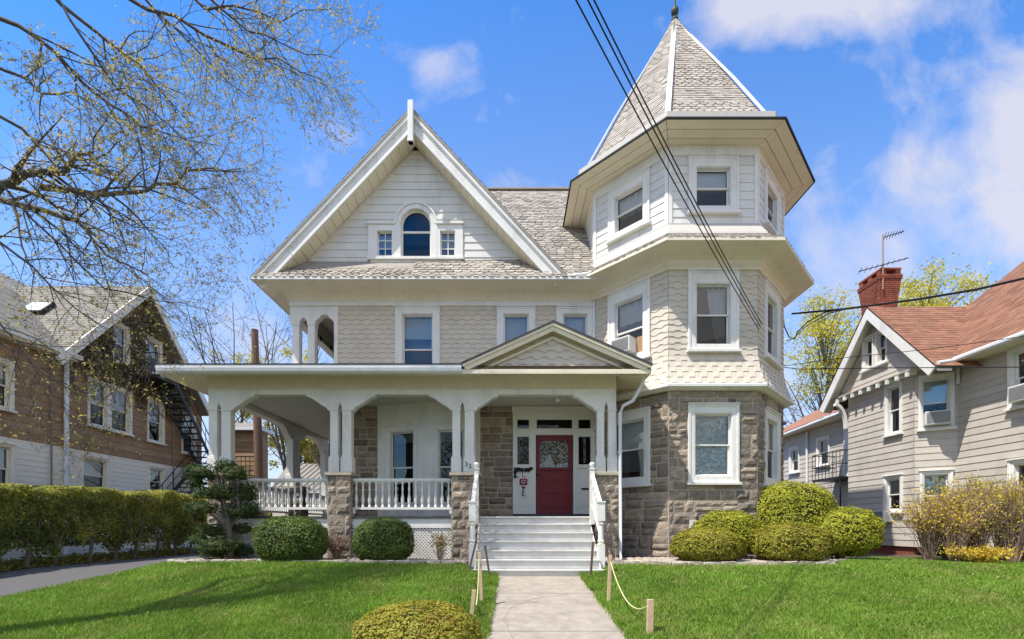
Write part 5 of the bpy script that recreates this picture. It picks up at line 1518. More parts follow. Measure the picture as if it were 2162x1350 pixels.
# ================================================================== plants
def leaf_tint(p, sc=2.5): return np.clip(rng.random(len(p)) * .7 + .15 + vnoise(p, sc, 5) * .5, 0, 1)
def ellip(c, rx, ry, zt, zb, n, seed, lump=.07):
    d = rng.normal(0, 1, (n, 3)); d /= np.linalg.norm(d, axis=1, keepdims=True)
    e = .82
    s = np.sign(d) * np.abs(d) ** e
    s /= (np.abs(s) ** 2.3).sum(1, keepdims=True) ** (1 / 2.3)
    lu = 1 + lump * vnoise(d, 2.2, seed) + lump * .6 * vnoise(d, 6, seed + 3) + .045 * vnoise(d, 13, seed + 7) + (rng.random(n) > .985) * rng.random(n) * .06
    dep = 1 - .13 * rng.random(n) ** 2
    r = (lu * dep)[:, None]
    rad = np.column_stack([np.full(n, rx), np.full(n, ry), np.where(d[:, 2] > 0, zt, zb)])
    return np.asarray(c) + s * rad * r, d / rad / np.linalg.norm(d / rad, axis=1, keepdims=True)
def shrub(label, c, rx, ry, zt, zb, n, size, leafm, group=None, name='clipped_shrub', seed=0, lump=.07, tint=None):
    g0 = lawn_z(c[0], c[1])
    t = thing(name, label, 'shrub', (c[0], c[1], g0), group)
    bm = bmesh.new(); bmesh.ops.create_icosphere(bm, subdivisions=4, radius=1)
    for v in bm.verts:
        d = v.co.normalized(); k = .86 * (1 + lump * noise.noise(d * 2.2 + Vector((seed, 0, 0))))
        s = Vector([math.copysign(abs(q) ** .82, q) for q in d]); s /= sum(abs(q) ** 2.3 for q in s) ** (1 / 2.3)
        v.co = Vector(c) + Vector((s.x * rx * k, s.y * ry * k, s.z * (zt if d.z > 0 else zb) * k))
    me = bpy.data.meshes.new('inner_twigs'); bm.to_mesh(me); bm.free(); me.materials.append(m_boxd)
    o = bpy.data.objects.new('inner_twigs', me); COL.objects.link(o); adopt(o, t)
    p, nn = ellip(c, rx, ry, zt, zb, n, seed, lump)
    ok = p[:, 2] > g0 + .02
    p, nn = p[ok], nn[ok]
    nn = nn + np.array([0, 0, .35])
    cloud('foliage', p, nn, size, leafm, t, 1.7, leaf_tint(p), .42)
    m = MB()
    for i in range(7):
        a = random.uniform(0, math.tau); q = Vector((c[0] + math.cos(a) * rx * .35, c[1] + math.sin(a) * ry * .35, c[2]))
        m.tube([(c[0] + math.cos(a) * .1, c[1] + math.sin(a) * .1, g0 - .05), q.lerp(Vector((c[0], c[1], g0)), .4) + Vector((0, 0, .05)), q], [.025, .02, .012], 5)
    m.build('stem', m_bark, t)
    return t
def pxshrub(label, x0, x1, yt, yb, Y, n, size, leafm, group=None, depth=.9, seed=0, **k):
    cx = X((x0 + x1) / 2, Y); rx = (x1 - x0) / 2 * Y / 970; zt, zb = Z(yt, Y - .15), Z(yb, Y - rx * .4)
    h = zt - zb; cz = zb + h * .45
    return shrub(label, (cx, Y, cz), rx, rx * depth, h * .55, h * .5, n, size, leafm, group, seed=seed, **k)
G1 = 'round clipped shrubs in the front beds'
pxshrub('wider dark green ball shrub, left of the second stone porch pier', 539, 692, 1089, 1190, 10.5, 16000, .022, m_box, G1, .62, 1)
pxshrub('dark green ball shrub before the porch railing nearest the steps', 746, 875, 1093, 1188, 10.55, 13000, .022, m_box, G1, .62, 2)
pxshrub('low olive green ball shrub nearest the downspout and gravel by the tower', 1419, 1567, 1115, 1189, 10.35, 17000, .024, m_yewb, G1, .7, 3)
pxshrub('flat topped yellow green shrub against the tower stone, behind the lower ball', 1466, 1604, 1078, 1168, 10.95, 14000, .024, m_yew, G1, .45, 4, lump=.12)
pxshrub('bronze tinged ball shrub in front centre of the tower group', 1592, 1749, 1105, 1190, 10.45, 17000, .024, m_yewb, G1, .7, 5)
pxshrub('tallest yellow green dome shrub at the tower corner', 1592, 1755, 1016, 1150, 11.55, 20000, .024, m_yew, G1, .8, 6)
pxshrub('leaning yellow green shrub rightmost of the tower group', 1692, 1845, 1069, 1172, 11.2, 18000, .024, m_yew, G1, .85, 7, lump=.1)
pxshrub('large golden green mound shrub beside the path close to the camera', 748, 1018, 1277, 1430, 4.85, 34000, .015, m_yewb, G1, .8, 8, lump=.06)

# hedge
hd = thing('hedge', 'long clipped green hedge along the driveway with bare stems showing at its foot', 'hedge', (-12, 13, -1.1))
HXF, HXB = -11.62, -12.75
nL = 46000
def htop(y): return .93 + .03 * (y - 10.3) + .045 * math.sin(y * 2.1) + .04 * math.sin(y * 5.3) + .025 * math.sin(y * 11.7)
py_ = rng.uniform(8.2, 17.4, nL); side_ = rng.random(nL)
pts = np.zeros((nL, 3)); nr = np.zeros((nL, 3))
for i in range(nL):
    y = py_[i]; zt = htop(y); gnd = -1.04 - .065 * max(0, 11 - y)
    if side_[i] < .68:
        z = gnd + .22 + (zt - gnd - .22) * random.random() ** .8
        bx_ = .22 * noise.noise(Vector((y * 1.6, z * 1.6, 0))) + .10 * noise.noise(Vector((y * 5, z * 5, 2)))
        pts[i] = (HXF + bx_ - .25 * random.random() ** 1.6 - max(0, .5 - (z - gnd)) * .25, y, z); nr[i] = (1, -.25, .3)
    elif side_[i] < .9: pts[i] = (random.uniform(HXB, HXF), y, zt + .05 * noise.noise(Vector((y * 3, 0, 7))) - .1 * random.random() ** 2); nr[i] = (.2, 0, 1)
    else:
        pts[i] = (random.uniform(HXB, HXF), 17.4 + random.gauss(0, .07), random.uniform(gnd + .3, zt)); nr[i] = (.4, 1, .3)
keep = (vnoise(pts, 2.6, 11) + .75 * (pts[:, 2] + .5) + rng.normal(0, .12, nL)) > -.02
pts, nr = pts[keep], nr[keep]
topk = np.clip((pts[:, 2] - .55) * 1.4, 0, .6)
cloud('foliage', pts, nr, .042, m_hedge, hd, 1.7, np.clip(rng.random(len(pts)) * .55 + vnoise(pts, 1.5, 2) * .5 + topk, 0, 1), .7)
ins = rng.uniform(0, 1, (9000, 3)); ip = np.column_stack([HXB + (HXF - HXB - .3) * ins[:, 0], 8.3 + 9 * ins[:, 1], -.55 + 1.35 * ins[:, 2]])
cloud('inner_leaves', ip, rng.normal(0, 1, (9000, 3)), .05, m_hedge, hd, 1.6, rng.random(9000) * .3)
for i in range(11):
    y = 8.6 + i * .82 + random.uniform(-.15, .15); gnd = -1.04 - .065 * max(0, 11 - y)
    m = MB(); x = HXF - .12 + random.uniform(-.08, .06)
    m.tube([(x, y, gnd - .05), (x + .03, y + .04, gnd + .5), (x - .02, y - .05, gnd + 1.0), (x, y + .1, gnd + 1.6)], [.055, .045, .035, .015], 6)
    m.tube([(x + .03, y + .04, gnd + .5), (x + .05, y + .25, gnd + .95), (x + .02, y + .35, gnd + 1.5)], [.035, .025, .01], 5); m.tube([(x + .03, y, gnd + .6), (x + .05, y - .2, gnd + 1.0), (x + .02, y - .32, gnd + 1.5)], [.03, .022, .01], 5)
    m.build('stem', m_bark, hd)
wd = rng.uniform(0, 1, (7000, 3)); wp = np.column_stack([HXF - .1 - .9 * wd[:, 0], 8.3 + 9 * wd[:, 1], np.zeros(7000)])
wp[:, 2] = [-1.04 - .065 * max(0, 11 - y) + .36 * h ** 1.6 * (.6 + .5 * noise.noise(Vector((y * 2, 0, 1)))) for y, h in zip(wp[:, 1], wd[:, 2])]
o = cloud('undergrowth', wp, rng.normal(0, 1, (7000, 3)) + [.5, 0, .5], .04, m_hedge, None, 2.2, rng.random(7000) * .7); o['kind'] = 'stuff'; tag(o, 'weeds growing between the stems of the hedge', 'weeds')
lf_ = rng.uniform(0, 1, (2600, 2)); lp = np.column_stack([HXF + .15 - 1.1 * lf_[:, 0], 8.3 + 9 * lf_[:, 1], np.zeros(2600)]); lp[:, 2] = [-1.04 - .065 * max(0, 11 - y) + .03 for y in lp[:, 1]]
o = cloud('leaf_litter', lp, np.tile([0, 0, 1], (2600, 1)), .04, m_vine); o['kind'] = 'stuff'; tag(o, 'dry fallen leaves and weeds under the hedge', 'leaf litter')

# cloud pruned conifer by the porch corner
cpn = thing('cloud_pruned_conifer', 'dark green irregular cloud pruned conifer before the left porch corner', 'conifer', (X(480, 10.85), 10.85, -.9))
YP = 10.85
pads = [(432, 1000, 34, 20, -.1), (410, 1020, 18, 14, .1), (470, 985, 26, 16, .1), (508, 1003, 30, 20, -.15), (455, 1040, 46, 20, .0), (515, 1042, 24, 26, .1), (440, 1075, 34, 16, -.2), (500, 1082, 40, 18, .15), (528, 1075, 18, 18, 0), (448, 1122, 30, 18, .0), (500, 1118, 22, 14, .2), (470, 1152, 46, 20, -.1), (448, 1168, 34, 16, .1), (500, 1165, 26, 16, .2), (420, 1142, 20, 12, 0)]
P_, N_ = [], []
for (px, py, rx, rz, dy) in pads:
    n = int(900 * rx * rz / 400) + 300
    c = np.array([X(px, YP), YP + dy * 1.2, Z(py, YP)]); k = YP / 970
    p, nn = ellip(c, rx * k * .85, rx * k * .7, rz * k * .9, rz * k * .65, n, px, .5); P_.append(p); N_.append(nn + [0, 0, .4])
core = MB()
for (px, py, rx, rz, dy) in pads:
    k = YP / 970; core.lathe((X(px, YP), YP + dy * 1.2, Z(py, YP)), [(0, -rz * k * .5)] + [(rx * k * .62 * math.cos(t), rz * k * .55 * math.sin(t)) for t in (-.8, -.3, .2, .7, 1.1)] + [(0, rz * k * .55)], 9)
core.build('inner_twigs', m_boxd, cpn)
P_ = np.vstack(P_); cloud('foliage', P_, np.vstack(N_), .022, m_pine, cpn, 2.2, leaf_tint(P_), .8)
m = MB(); tb = Vector((X(486, YP), YP, -.95))
m.tube([tb, PV(487, 1140, YP), PV(480, 1090, YP), PV(470, 1050, YP), PV(462, 1010, YP), PV(455, 985, YP)], [.085, .075, .06, .05, .035, .015], 7)
m.build('trunk', m_bark, cpn)
for (px, py, rx, rz, dy) in pads:
    m = MB(); yj = min(1140, py + 45); a = PV(482 - (1140 - yj) * .12, yj, YP); b = PV(px, py, YP) + Vector((0, dy, 0)); m.tube([a, a.lerp(b, .5) + ZV * .05, b], [.03, .022, .008], 5); m.build('branch', m_bark, cpn)

# twiggy shrubs
def twigs(mb, base, n, h, spread, rad, lean=(0, 0), leaves=None, sub=3):
    for i in range(n):
        a = random.uniform(0, math.tau); s = random.random() ** .7 * spread
        b = Vector(base) + Vector((math.cos(a) * .12 * random.random() * spread, math.sin(a) * .12 * random.random() * spread, 0))
        hh = h * random.uniform(.65, 1.05)
        tip = b + Vector((math.cos(a) * s + lean[0], math.sin(a) * s * .7 + lean[1], hh))
        mid = b.lerp(tip, .5) + Vector((-math.cos(a) * s * .18, -math.sin(a) * s * .12, hh * .08)) + Vector((random.gauss(0, .03), random.gauss(0, .03), 0))
        q = [b, b.lerp(mid, .5) + Vector((random.gauss(0, .015), random.gauss(0, .015), 0)), mid, mid.lerp(tip, .5) + Vector((random.gauss(0, .03), random.gauss(0, .03), .02)), tip]
        mb.tube(q, [rad, rad * .8, rad * .6, rad * .45, rad * .2], 4, cap=False)
        if leaves is not None: leaves += [q[3].lerp(tip, random.random()) for _ in range(3)] + [mid.lerp(q[3], random.random())]
        for k in range(sub):
            t = random.uniform(.3, .95); o = q[int(t * 4)].lerp(q[min(4, int(t * 4) + 1)], t * 4 % 1)
            e = o + Vector((random.gauss(0, .16), random.gauss(0, .12), random.uniform(.08, .3))) * h * .55
            mb.tube([o, o.lerp(e, .5) + Vector((random.gauss(0, .02), 0, .02)), e], [rad * .45, rad * .35, rad * .12], 3, cap=False)
            if leaves is not None: leaves += [o.lerp(e, random.uniform(.4, 1)) for _ in range(4)]
fs = thing('forsythia_bush', 'large twiggy bush with yellow blossom in front of the grey house wall', 'bush', (11.2, 11.6, -1))
def gzz(x, y): return lawn_z(x, y)
allL = []
for (x, y, n, h, sp_, ln, mt_) in ((10.45, 11.5, 110, 1.6, .8, -.05, 0), (10.8, 11.2, 100, 1.65, .85, .05, 0), (11.0, 11.6, 90, 1.9, .85, 0, 2), (11.5, 11.4, 120, 2.15, .9, .0, 1), (12.1, 11.1, 100, 2.0, .9, .1, 1), (12.6, 11.8, 80, 2.1, .8, .2, 1)):
    m = MB(); lv = []; twigs(m, (x, y, gzz(x, y) - .03), n, h, sp_, .011, (ln, 0), lv, 5); m.build('branch', m_twig, fs); allL.append((mt_, lv))
def jit(l, s, rep=1): return np.array([tuple(p + Vector((random.gauss(0, s), random.gauss(0, s), random.gauss(0, s)))) for p in l for _ in range(rep)])
pa = jit([p for k, l in allL if k == 0 for p in l if p.z > -.1 or random.random() < .2], .08, 1); cloud('blossom', pa, rng.normal(0, 1, pa.shape), .024, m_forsy, fs, 1.5)
pb = jit([p for k, l in allL if k >= 1 for p in l if random.random() < .5], .06, 1)
cloud('new_leaves', pb, rng.normal(0, 1, pb.shape), .028, m_ygtree, fs, 1.8)
pc = jit([p for k, l in allL if k >= 1 for p in l if p.z > .6 and random.random() < (.3 if k == 1 else .45)], .05, 2); cloud('blossom', pc, rng.normal(0, 1, pc.shape), .024, m_forsy, fs, 1.5)
lb = thing('yellow_bush', 'low bright yellow bush at the foot of the twiggy bush on the right', 'bush', (X(2070, 10.9), 10.9, -1))
m = MB(); lv = []; twigs(m, (X(2070, 10.9), 10.9, gzz(X(2070, 10.9), 10.9) - .02), 70, .42, .85, .008, (0, 0), lv, 3); m.build('branch', m_twig, lb)
pa = jit(lv, .05, 3); cloud('blossom', pa, rng.normal(0, 1, pa.shape), .026, m_forsy, lb)
bs = thing('bare_shrub', 'small bare brown twiggy shrub in front of the second stone pier from the left', 'shrub', (X(712, 10.8), 10.8, -.85))
m = MB(); lv = []; twigs(m, (X(712, 10.8), 10.8, -.87), 120, .62, .32, .006, (0, 0), lv, 4); m.build('branch', m_twig, bs)
pa = jit(lv, .02, 1); cloud('dry_leaves', pa, rng.normal(0, 1, pa.shape), .016, m_twig, bs)
ps = thing('flowering_shrub', 'thin small shrub with pink flowers before the lattice beside the steps', 'shrub', (X(930, 10.5), 10.5, -.85))
m = MB(); lv = []; twigs(m, (X(930, 10.5), 10.5, -.87), 30, .68, .26, .006, (0, 0), lv, 3); m.build('branch', m_twig, ps)
pa = jit([p for p in lv if p.z > -.45 and random.random() < .6], .03, 1); cloud('blossom', pa, rng.normal(0, 1, pa.shape), .022, m_pink, ps); pa = jit([p for p in lv if random.random() < .55], .04, 1); cloud('foliage', pa, rng.normal(0, 1, pa.shape), .026, m_yew, ps)

# ------------------------------------------------------------------ trees
MINR = .0025
def grow(mb, p, d, ln, rad, lev, maxlev, out, bend=.22, up=.05, kids=(6, 5, 4), sides=(7, 5, 4, 3), segs=6, spread=.75):
    pts = [Vector(p)]; rs = [rad]; d = Vector(d).normalized()
    for i in range(segs):
        d = (d + Vector((random.gauss(0, bend), random.gauss(0, bend), random.gauss(0, bend) + up)) * .6).normalized()
        pts.append(pts[-1] + d * ln / segs); rs.append(rad * (1 - .8 * (i + 1) / segs))
    mb.tube(pts, rs, sides[min(lev, 3)], cap=False)
    branchlets(mb, pts, rs, lev, maxlev, out, bend, up, kids, sides, spread, ln)
def branchlets(mb, pts, rs, lev, maxlev, out, bend, up, kids, sides, spread, ln):
    if lev >= maxlev:
        for t in range(3): i = random.randint(len(pts) // 2, len(pts) - 1); out.append(pts[i].copy())
        out.append(pts[-1].copy()); return
    n = kids[min(lev, len(kids) - 1)]
    for k in range(n):
        t = .2 + .8 * (k + random.random()) / n
        i = min(len(pts) - 2, int(t * (len(pts) - 1))); q = pts[i].lerp(pts[i + 1], (t * (len(pts) - 1)) % 1)
        d = (pts[i + 1] - pts[i]).normalized()
        r = Vector((random.gauss(0, 1), random.gauss(0, 1), random.gauss(0, 1))); r -= d * r.dot(d); r.normalize()
        nd = (d * random.uniform(.5, .9) + r * spread).normalized()
        grow(mb, q, nd, ln * random.uniform(.32, .55), max(rs[i] * .55, MINR), lev + 1, maxlev, out, bend, up, kids, sides, 5, spread)
# the big tree whose limbs hang into the upper left
random.seed(21)
bt = thing('street_tree', 'large tree with drooping grey branches and small young leaves hanging over the upper left', 'tree', (-8.3, 4.4, -1.6))
limbs = [
    ([(-80, 430, 6.7), (0, 395, 6.9), (68, 377, 7.0), (120, 356, 7.1), (163, 332, 7.2), (200, 290, 7.3)], .085, .02),
    ([(68, 380, 7.0), (142, 393, 7.1), (199, 409, 7.2), (306, 405, 7.4), (384, 387, 7.6), (450, 365, 7.8), (510, 345, 7.9)], .055, .008),
    ([(-60, 385, 6.4), (0, 412, 6.5), (53, 441, 6.5), (142, 462, 6.6), (174, 480, 6.6), (240, 545, 6.7), (320, 590, 6.9)], .06, .008),
    ([(-60, 20, 6.9), (71, 85, 7.1), (150, 153, 7.2), (213, 199, 7.3), (302, 270, 7.5), (341, 295, 7.6), (470, 310, 7.9)], .05, .007),
    ([(60, -60, 7.2), (199, 57, 7.5), (249, 96, 7.6), (302, 142, 7.7), (355, 213, 7.9), (427, 292, 8.1)], .045, .007),
    ([(130, -60, 7.6), (320, 28, 7.9), (427, 64, 8.0), (533, 107, 8.2), (590, 139, 8.3), (685, 175, 8.5)], .05, .008),
    ([(330, -60, 8.0), (430, 10, 8.2), (500, 26, 8.4), (583, 28, 8.5), (690, 12, 8.7)], .04, .008),
    ([(-60, 110, 6.6), (25, 132, 6.8), (85, 199, 6.9), (170, 217, 7.0), (250, 255, 7.2)], .035, .006),
    ([(-60, 190, 6.3), (40, 270, 6.5), (120, 350, 6.6), (170, 410, 6.7), (270, 465, 6.9), (380, 500, 7.2)], .035, .006),
    ([(-80, 470, 5.9), (20, 520, 6.0), (110, 600, 6.1), (170, 660, 6.2), (280, 720, 6.4)], .03, .005),
    ([(250, -60, 7.6), (340, 30, 7.9), (420, 100, 8.0), (480, 160, 8.1), (540, 220, 8.2)], .03, .006),
    ([(-80, 600, 5.6), (0, 680, 5.7), (60, 760, 5.8), (120, 830, 5.9), (150, 880, 6.0)], .022, .004),
    ([(90, -60, 6.8), (160, 60, 7.0), (240, 180, 7.2), (350, 250, 7.4), (460, 370, 7.7)], .035, .006),
    ([(-80, 300, 6.4), (40, 420, 6.5), (130, 520, 6.6), (220, 600, 6.8), (340, 640, 7.1), (420, 640, 7.3)], .03, .005),
    ([(-80, 560, 6.0), (40, 600, 6.2), (140, 640, 6.3), (250, 640, 6.5), (340, 680, 6.7)], .025, .005),
    ([(-80, 690, 5.8), (20, 740, 5.9), (100, 800, 6.0), (190, 840, 6.2)], .02, .004),
    ([(400, -60, 7.4), (480, 40, 7.8), (560, 70, 8.0), (640, 110, 8.2), (700, 100, 8.4)], .028, .006)]
limbs = [(a, b * (.9 if b > .05 else .7), c * .75) for a, b, c in limbs if a[0] not in ((-80, 560, 6.0),)]
mb = MB(); tips = []
hub = Vector((-8.2, 4.6, 4.2))
for (pp_, r0, r1) in limbs:
    pts = [PV(a, b, y) + Vector((random.gauss(0, .03), random.gauss(0, .1), random.gauss(0, .03))) for a, b, y in pp_]
    # smooth by midpoint insertion
    sm = []
    for a, b in zip(pts, pts[1:]): sm += [a, a.lerp(b, .5) + Vector((random.gauss(0, .03), random.gauss(0, .05), random.gauss(0, .03)))]
    sm.append(pts[-1])
    rs = [r0 + (r1 - r0) * i / (len(sm) - 1) for i in range(len(sm))]
    st_ = sm[0]
    if pp_[0][0] < 60 or pp_[0][1] < 0:
        h2 = hub + Vector((.1, .1, max(-.8, min(4.5, (st_.z - hub.z) * .55))))
        mb.tube([h2, h2.lerp(st_, .5) + ZV * .35, st_], [r0 * 1.6, r0 * 1.3, r0], 6, cap=False)
    mb.tube(sm, rs, 6, cap=False)
    L_ = sum((b - a).length for a, b in zip(sm, sm[1:]))
    branchlets(mb, sm, rs, 0, 3, tips, .20, -.02, (int(8 + L_ * 3.4), 6, 4), (6, 4, 3, 3), .8, min(L_, 2.3))
mb.build('branch', m_bark, bt, smooth=True)
m = MB(); m.tube([(-8.3, 4.4, -1.9), (-8.3, 4.45, -.9), (-8.25, 4.5, 1), (-8.2, 4.6, 3), (-8.15, 4.65, 5), (-8.1, 4.7, 9.5)], [.32, .24, .21, .18, .13, .03], 12); m.build('trunk', m_bark, bt, smooth=True)
tp = np.array([tuple(t) for t in tips if random.random() < (.68 if t.z > 3.9 else .3)])
reps = 2
tp = np.repeat(tp, reps, 0) + rng.normal(0, .016, (len(tp) * reps, 3))
cloud('young_leaves', tp, rng.normal(0, 1, tp.shape) + [0, 0, .4], .0185, m_bud, bt, 1.9, rng.random(len(tp)))
print('TREE tips', len(tips), 'faces', len(mb.f))

def tree(name, label, base, h, crown, n_leaf, leafm, size, seed, kids=(7, 6, 5), trunk=.22, maxlev=3, frac=.32, group=None, bare=False, clumps=None):
    random.seed(seed)
    b = Vector(base); t = thing(name, label, 'tree', b, group)
    m = MB(); out = []
    top = b + ZV * h * frac
    m2 = MB(); m2.tube([b - ZV * .2, b.lerp(top, .5) + Vector((random.gauss(0, .1), 0, 0)), top], [trunk * 1.2, trunk, trunk * .85], 8); m2.build('trunk', m_bark, t)
    global MINR
    MINR = (.00026 if bare else .0004) * b.y
    for k in range(7):
        a = k / 7 * math.tau + random.random(); tilt = random.uniform(.15, .75)
        d = Vector((math.cos(a) * tilt * crown / h * 2.4, math.sin(a) * tilt * crown / h * 2.4, 1))
        grow(m, top - ZV * random.random() * h * .1, d, h * (1 - frac) * random.uniform(.75, 1.0), trunk * .55, 0, maxlev - 1 if not bare else maxlev, out, .18, .12, kids, (6, 4, 3, 3), 6, .8)
    m.build('branch', m_bark, t)
    if n_leaf:
        o = np.array([tuple(p) for p in out]); idx = rng.integers(0, len(o), n_leaf)
        p = o[idx] + rng.normal(0, size * 2.4, (n_leaf, 3))
        if clumps:
            cc_, cr_, nc_ = clumps; d = rng.normal(0, 1, (nc_, 3)); d /= np.linalg.norm(d, axis=1, keepdims=True)
            ctr = np.asarray(cc_) + d * np.asarray(cr_) * (rng.random((nc_, 1)) ** .4)
            tw = MB()
            for q in ctr:
                a0 = Vector((b.x + (q[0] - b.x) * .25, b.y + (q[1] - b.y) * .25, q[2] - 2.2)); q = Vector(q)
                tw.tube([a0, a0.lerp(q, .5) + Vector((0, 0, .25)), q], [.05, .03, .012], 4, cap=False)
            tw.build('branch', m_bark, t)
            p = ctr[rng.integers(0, nc_, n_leaf)] + rng.normal(0, 1, (n_leaf, 3)) * [.42, .42, .3]
        cloud('crown', p, rng.normal(0, 1, p.shape) + [0, 0, .5], size, leafm, t, 1.4, leaf_tint(p, .35), 1)
    return t
gt_ = -1.0
tree('maple_tree', 'yellow green budding tree standing behind the white gable of the grey house', (21.8, 32, gt_), 12.0, 2.4, 9500, m_ygtree, .075, 31, clumps=((22.3, 32, 11.9), (2.7, 2.4, 4.3), 75))
tree('maple_tree', 'yellow budding tree showing above the rust roof to the right of the chimney', (31.6, 35, gt_), 15.0, 3.4, 13500, m_ygtree, .08, 32, clumps=((32.6, 35, 15.6), (3.9, 3.0, 4.3), 110))
tree('bare_tree', 'leafless tree behind the porch roof left of the wooden pole', (-19.3, 32, gt_), 18.0, 3.6, 0, None, 0, 33, kids=(5, 4, 3), bare=True, trunk=.16)
tree('bare_tree', 'leafless tree behind the porch roof right of the wooden pole', (-16.2, 33, gt_), 17.5, 3.2, 0, None, 0, 34, kids=(5, 4, 3), bare=True, trunk=.15)
tree('blossom_tree', 'low yellow flowering tree just showing over the porch roof by the wooden pole', (-16.8, 36, gt_), 12.0, 4.5, 22000, m_ygtree, .09, 35)
tree('blossom_tree', 'pale yellow leafy tree seen through the porch beyond the shed', (-11.5, 34, gt_), 6.5, 3.4, 7000, m_ygtree, .075, 36)
tree('bare_tree', 'dark leaning leafless tree seen through the porch arch behind the second post pair', (-9.3, 24, gt_), 7.5, 2.2, 0, None, 0, 37, kids=(5, 4, 3), bare=True, trunk=.17)
tree('bare_tree', 'leafless tree behind the yellow blossom at the upper corner loggia', (-13.6, 38, gt_), 11.5, 3.2, 300, m_ygtree, .12, 38, kids=(5, 4, 3), bare=True, trunk=.15)
# far woodland belt beyond the gardens
fw = []
for i in range(26000):
    x = random.uniform(-120, 120); y = 95 + random.random() * 12; z = -1 + random.random() ** .8 * (7 + 4 * noise.noise(Vector((x * .06, 0, 3))) + 2 * noise.noise(Vector((x * .3, 0, 9)))); fw.append((x, y, z))
fw = np.array(fw); o = cloud('woodland', fw, np.tile([0, -1, .4], (len(fw), 1)), .75, m_hedge, None, 1.3, rng.random(len(fw)) * .6 + .3); o['kind'] = 'stuff'; tag(o, 'hazy belt of distant trees beyond the gardens', 'woodland')

fw = []
for i in range(90000):
    x = random.uniform(-50, 50); top = 13 + 5 * noise.noise(Vector((x * .09, 5, 3))) + 2.5 * noise.noise(Vector((x * .4, 0, 4)))
    fw.append((x, -30 - random.random() * 6, -2 + random.random() ** .9 * (top + 2)))
fw = np.array(fw); o = cloud('street_greenery', fw, np.tile([0, 1, .4], (len(fw), 1)), .11, m_hedge, None, 1.3, rng.random(len(fw)) * .6); o['kind'] = 'stuff'; tag(o, 'trees along the far side of the street behind the viewer', 'trees')
# ------------------------------------------------------------------ beds, stakes, ropes
def bed(name, x0, x1, material):
    m = MB(); xs = axis((x0, x1, .25))
    for a, b in zip(xs, xs[1:]):
        m.quadgrid([[(a, y, lawn_z(a, y) + .02 + .03 * noise.noise(Vector((a * 2, y * 2, 0)))) for y in (bed_y(a) + (13.2 - bed_y(a)) * t / 6 for t in range(7))], [(b, y, lawn_z(b, y) + .02 + .03 * noise.noise(Vector((b * 2, y * 2, 0)))) for y in (bed_y(b) + (13.2 - bed_y(b)) * t / 6 for t in range(7))]], .5)
    o = m.build(name, material); o['kind'] = 'structure'
bed('planting_bed', -8.4, -.95, m_grnd); bed('planting_bed', 2.05, 12.5, m_grnd)
# pebbles
def pebbles(n, fx_, lab):
    m = MB()
    for i in range(n):
        x, y, s = fx_()
        z = lawn_z(x, y) + .035; a = random.random() * math.tau; e = random.uniform(.6, 1)
        ring_ = [(math.cos(k * math.tau / 6 + a), math.sin(k * math.tau / 6 + a)) for k in range(6)]
        m.quadgrid([[(x + cx * s * f, y + cy * s * e * f, z + h * s) for cx, cy in ring_] for f, h in ((.75, -.5), (1, .0), (.7, .45), (.05, .55))], None, True)
    o = m.build('gravel', m_pebble, smooth=True); o['kind'] = 'stuff'; tag(o, lab, 'gravel')
def rp():
    x = random.uniform(2.05, 7.5); y = random.uniform(bed_y(x) + .1, 11.4); return x, y, random.uniform(.025, .055)
pebbles(2200, rp, 'pale river pebbles in the bed below the tower')
def rl_():
    x = random.uniform(-8.1, -.95); y = bed_y(x) + .12 + random.random() ** 1.5 * .9; return x, y, random.uniform(.02, .045)
pebbles(1500, rl_, 'pale stones and bark scattered in the bed below the porch')
# edging stones
base_st = []
for k in range(5):
    bm = bmesh.new(); bmesh.ops.create_cube(bm, size=1); bmesh.ops.subdivide_edges(bm, edges=bm.edges[:], cuts=2, use_grid_fill=True)
    for v in bm.verts: v.co = Vector((v.co.x * .32, v.co.y * .11, v.co.z * .11)) * (1 + .16 * noise.noise(v.co * 2.3 + Vector((k * 9, 0, 0)))) * (.86 + .14 * (1 - max(abs(v.co.x), abs(v.co.y), abs(v.co.z)) * 2) + .1)
    me = bpy.data.meshes.new('edging_stone'); bm.to_mesh(me); bm.free(); me.materials.append(m_pebble if k % 2 else m_cap); base_st.append(me)
def edging(x0, x1, lab, grp):
    x = x0
    while x < x1:
        o = bpy.data.objects.new('edging_stone', random.choice(base_st)); COL.objects.link(o)
        y = bed_y(x); sl_2 = (bed_y(x + .2) - bed_y(x - .2)) / .4
        o.location = (x, y, lawn_z(x, y) + .025); o.rotation_euler = (random.gauss(0, .06), random.gauss(0, .05), math.atan(sl_2) + random.gauss(0, .05)); o.scale = (random.uniform(.9, 1.1), random.uniform(.8, 1.2), random.uniform(.8, 1.1))
        tag(o, lab, 'edging stone', grp); x += .34 / math.sqrt(1 + sl_2 ** 2) * random.uniform(.95, 1.1)
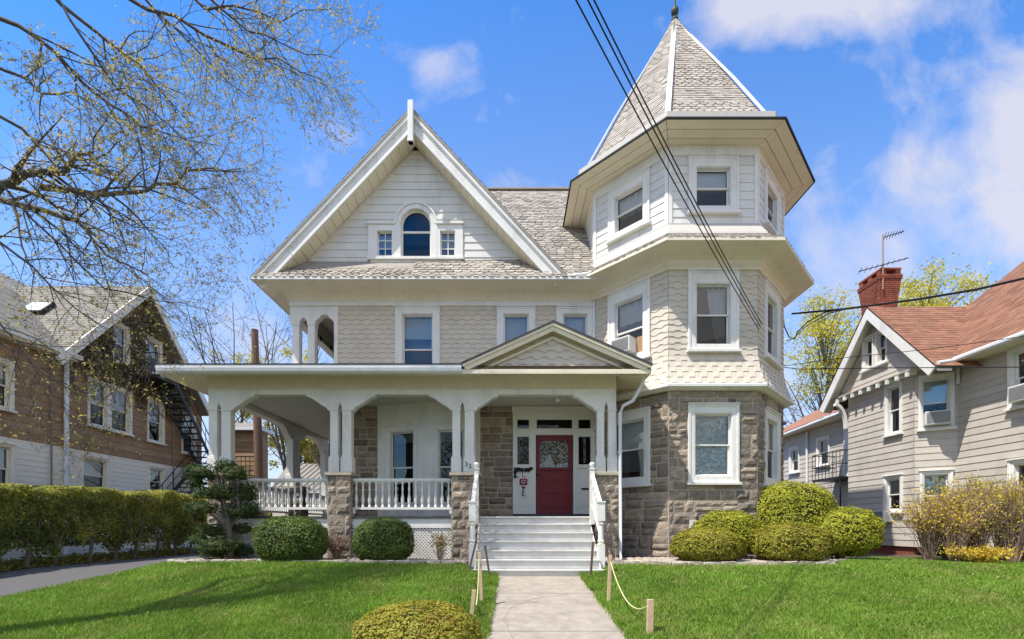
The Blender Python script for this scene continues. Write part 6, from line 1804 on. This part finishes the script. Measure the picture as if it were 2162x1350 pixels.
edging(-8.2, -1.05, 'pale edging stone in the row between the left lawn and porch bed', 'edging stones of the left bed')
edging(2.25, 8.9, 'pale edging stone in the row between the right lawn and tower bed', 'edging stones of the right bed')
# stakes
def stake(label, pxb, pyb, pxt, pyt, Y, w, material, Yt=None):
    b = PV(pxb, pyb, Y); tpt = PV(pxt, pyt, Yt or Y)
    m = MB(); d = (tpt - b).normalized()
    m.bar(b - d * .12, tpt, w, w * .8, up=Vector((0, 1, 0)))
    return tag(bevel(m.build('wooden_stake', material), .003), label, 'stake'), tpt
s1, t1 = stake('short pale wooden stake behind the golden mound shrub left of the path', 995, 1310, 1001, 1246, 6.45, .052, m_wood)
s2_, t2 = stake('tall pale wooden stake at the left edge of the path', 1017, 1272, 1012, 1166, 7.3, .05, m_wood)
s3, t3 = stake('dark thin stake leaning left before the left handrail', 990, 1207, 1007, 1136, 9.5, .042, m_wood2)
s4, t4 = stake('dark thin stake leaning right at the foot of the steps on the left', 1035, 1224, 1024, 1152, 9.3, .042, m_wood2)
s5, t5 = stake('dark thin stake at the right foot of the steps', 1247, 1219, 1252, 1144, 9.3, .045, m_wood2)
s6, t6 = stake('tall pale wooden stake at the right edge of the path', 1284, 1284, 1289, 1172, 7.25, .05, m_wood)
s7, t7 = stake('dark leaning stake behind the tall pale one right of the path', 1289, 1200, 1277, 1140, 9.2, .04, m_wood2)
s8, t8 = stake('thick pale wooden stake closest to the camera on the right lawn', 1371, 1372, 1373, 1266, 5.75, .075, m_wood)
def rope(label, a, b, sag, n=16):
    a, b = Vector(a), Vector(b)
    m = MB(); m.tube([a.lerp(b, i / n) - ZV * sag * 4 * (i / n) * (1 - i / n) for i in range(n + 1)], .009, 6)
    tag(m.build('rope', m_rope, smooth=True), label, 'rope')
rope('pale yellow rope sagging between the two pale stakes on the right', t6 - ZV * .1, t8 - ZV * .05, .32)
rope('pale yellow rope hanging between the two pale stakes on the left', t2 - ZV * .08, t1 - ZV * .1, .38)
rope('thin rope slung from the right foot stake to the leaning stake', t5 - ZV * .03, t7 - ZV * .02, .06)
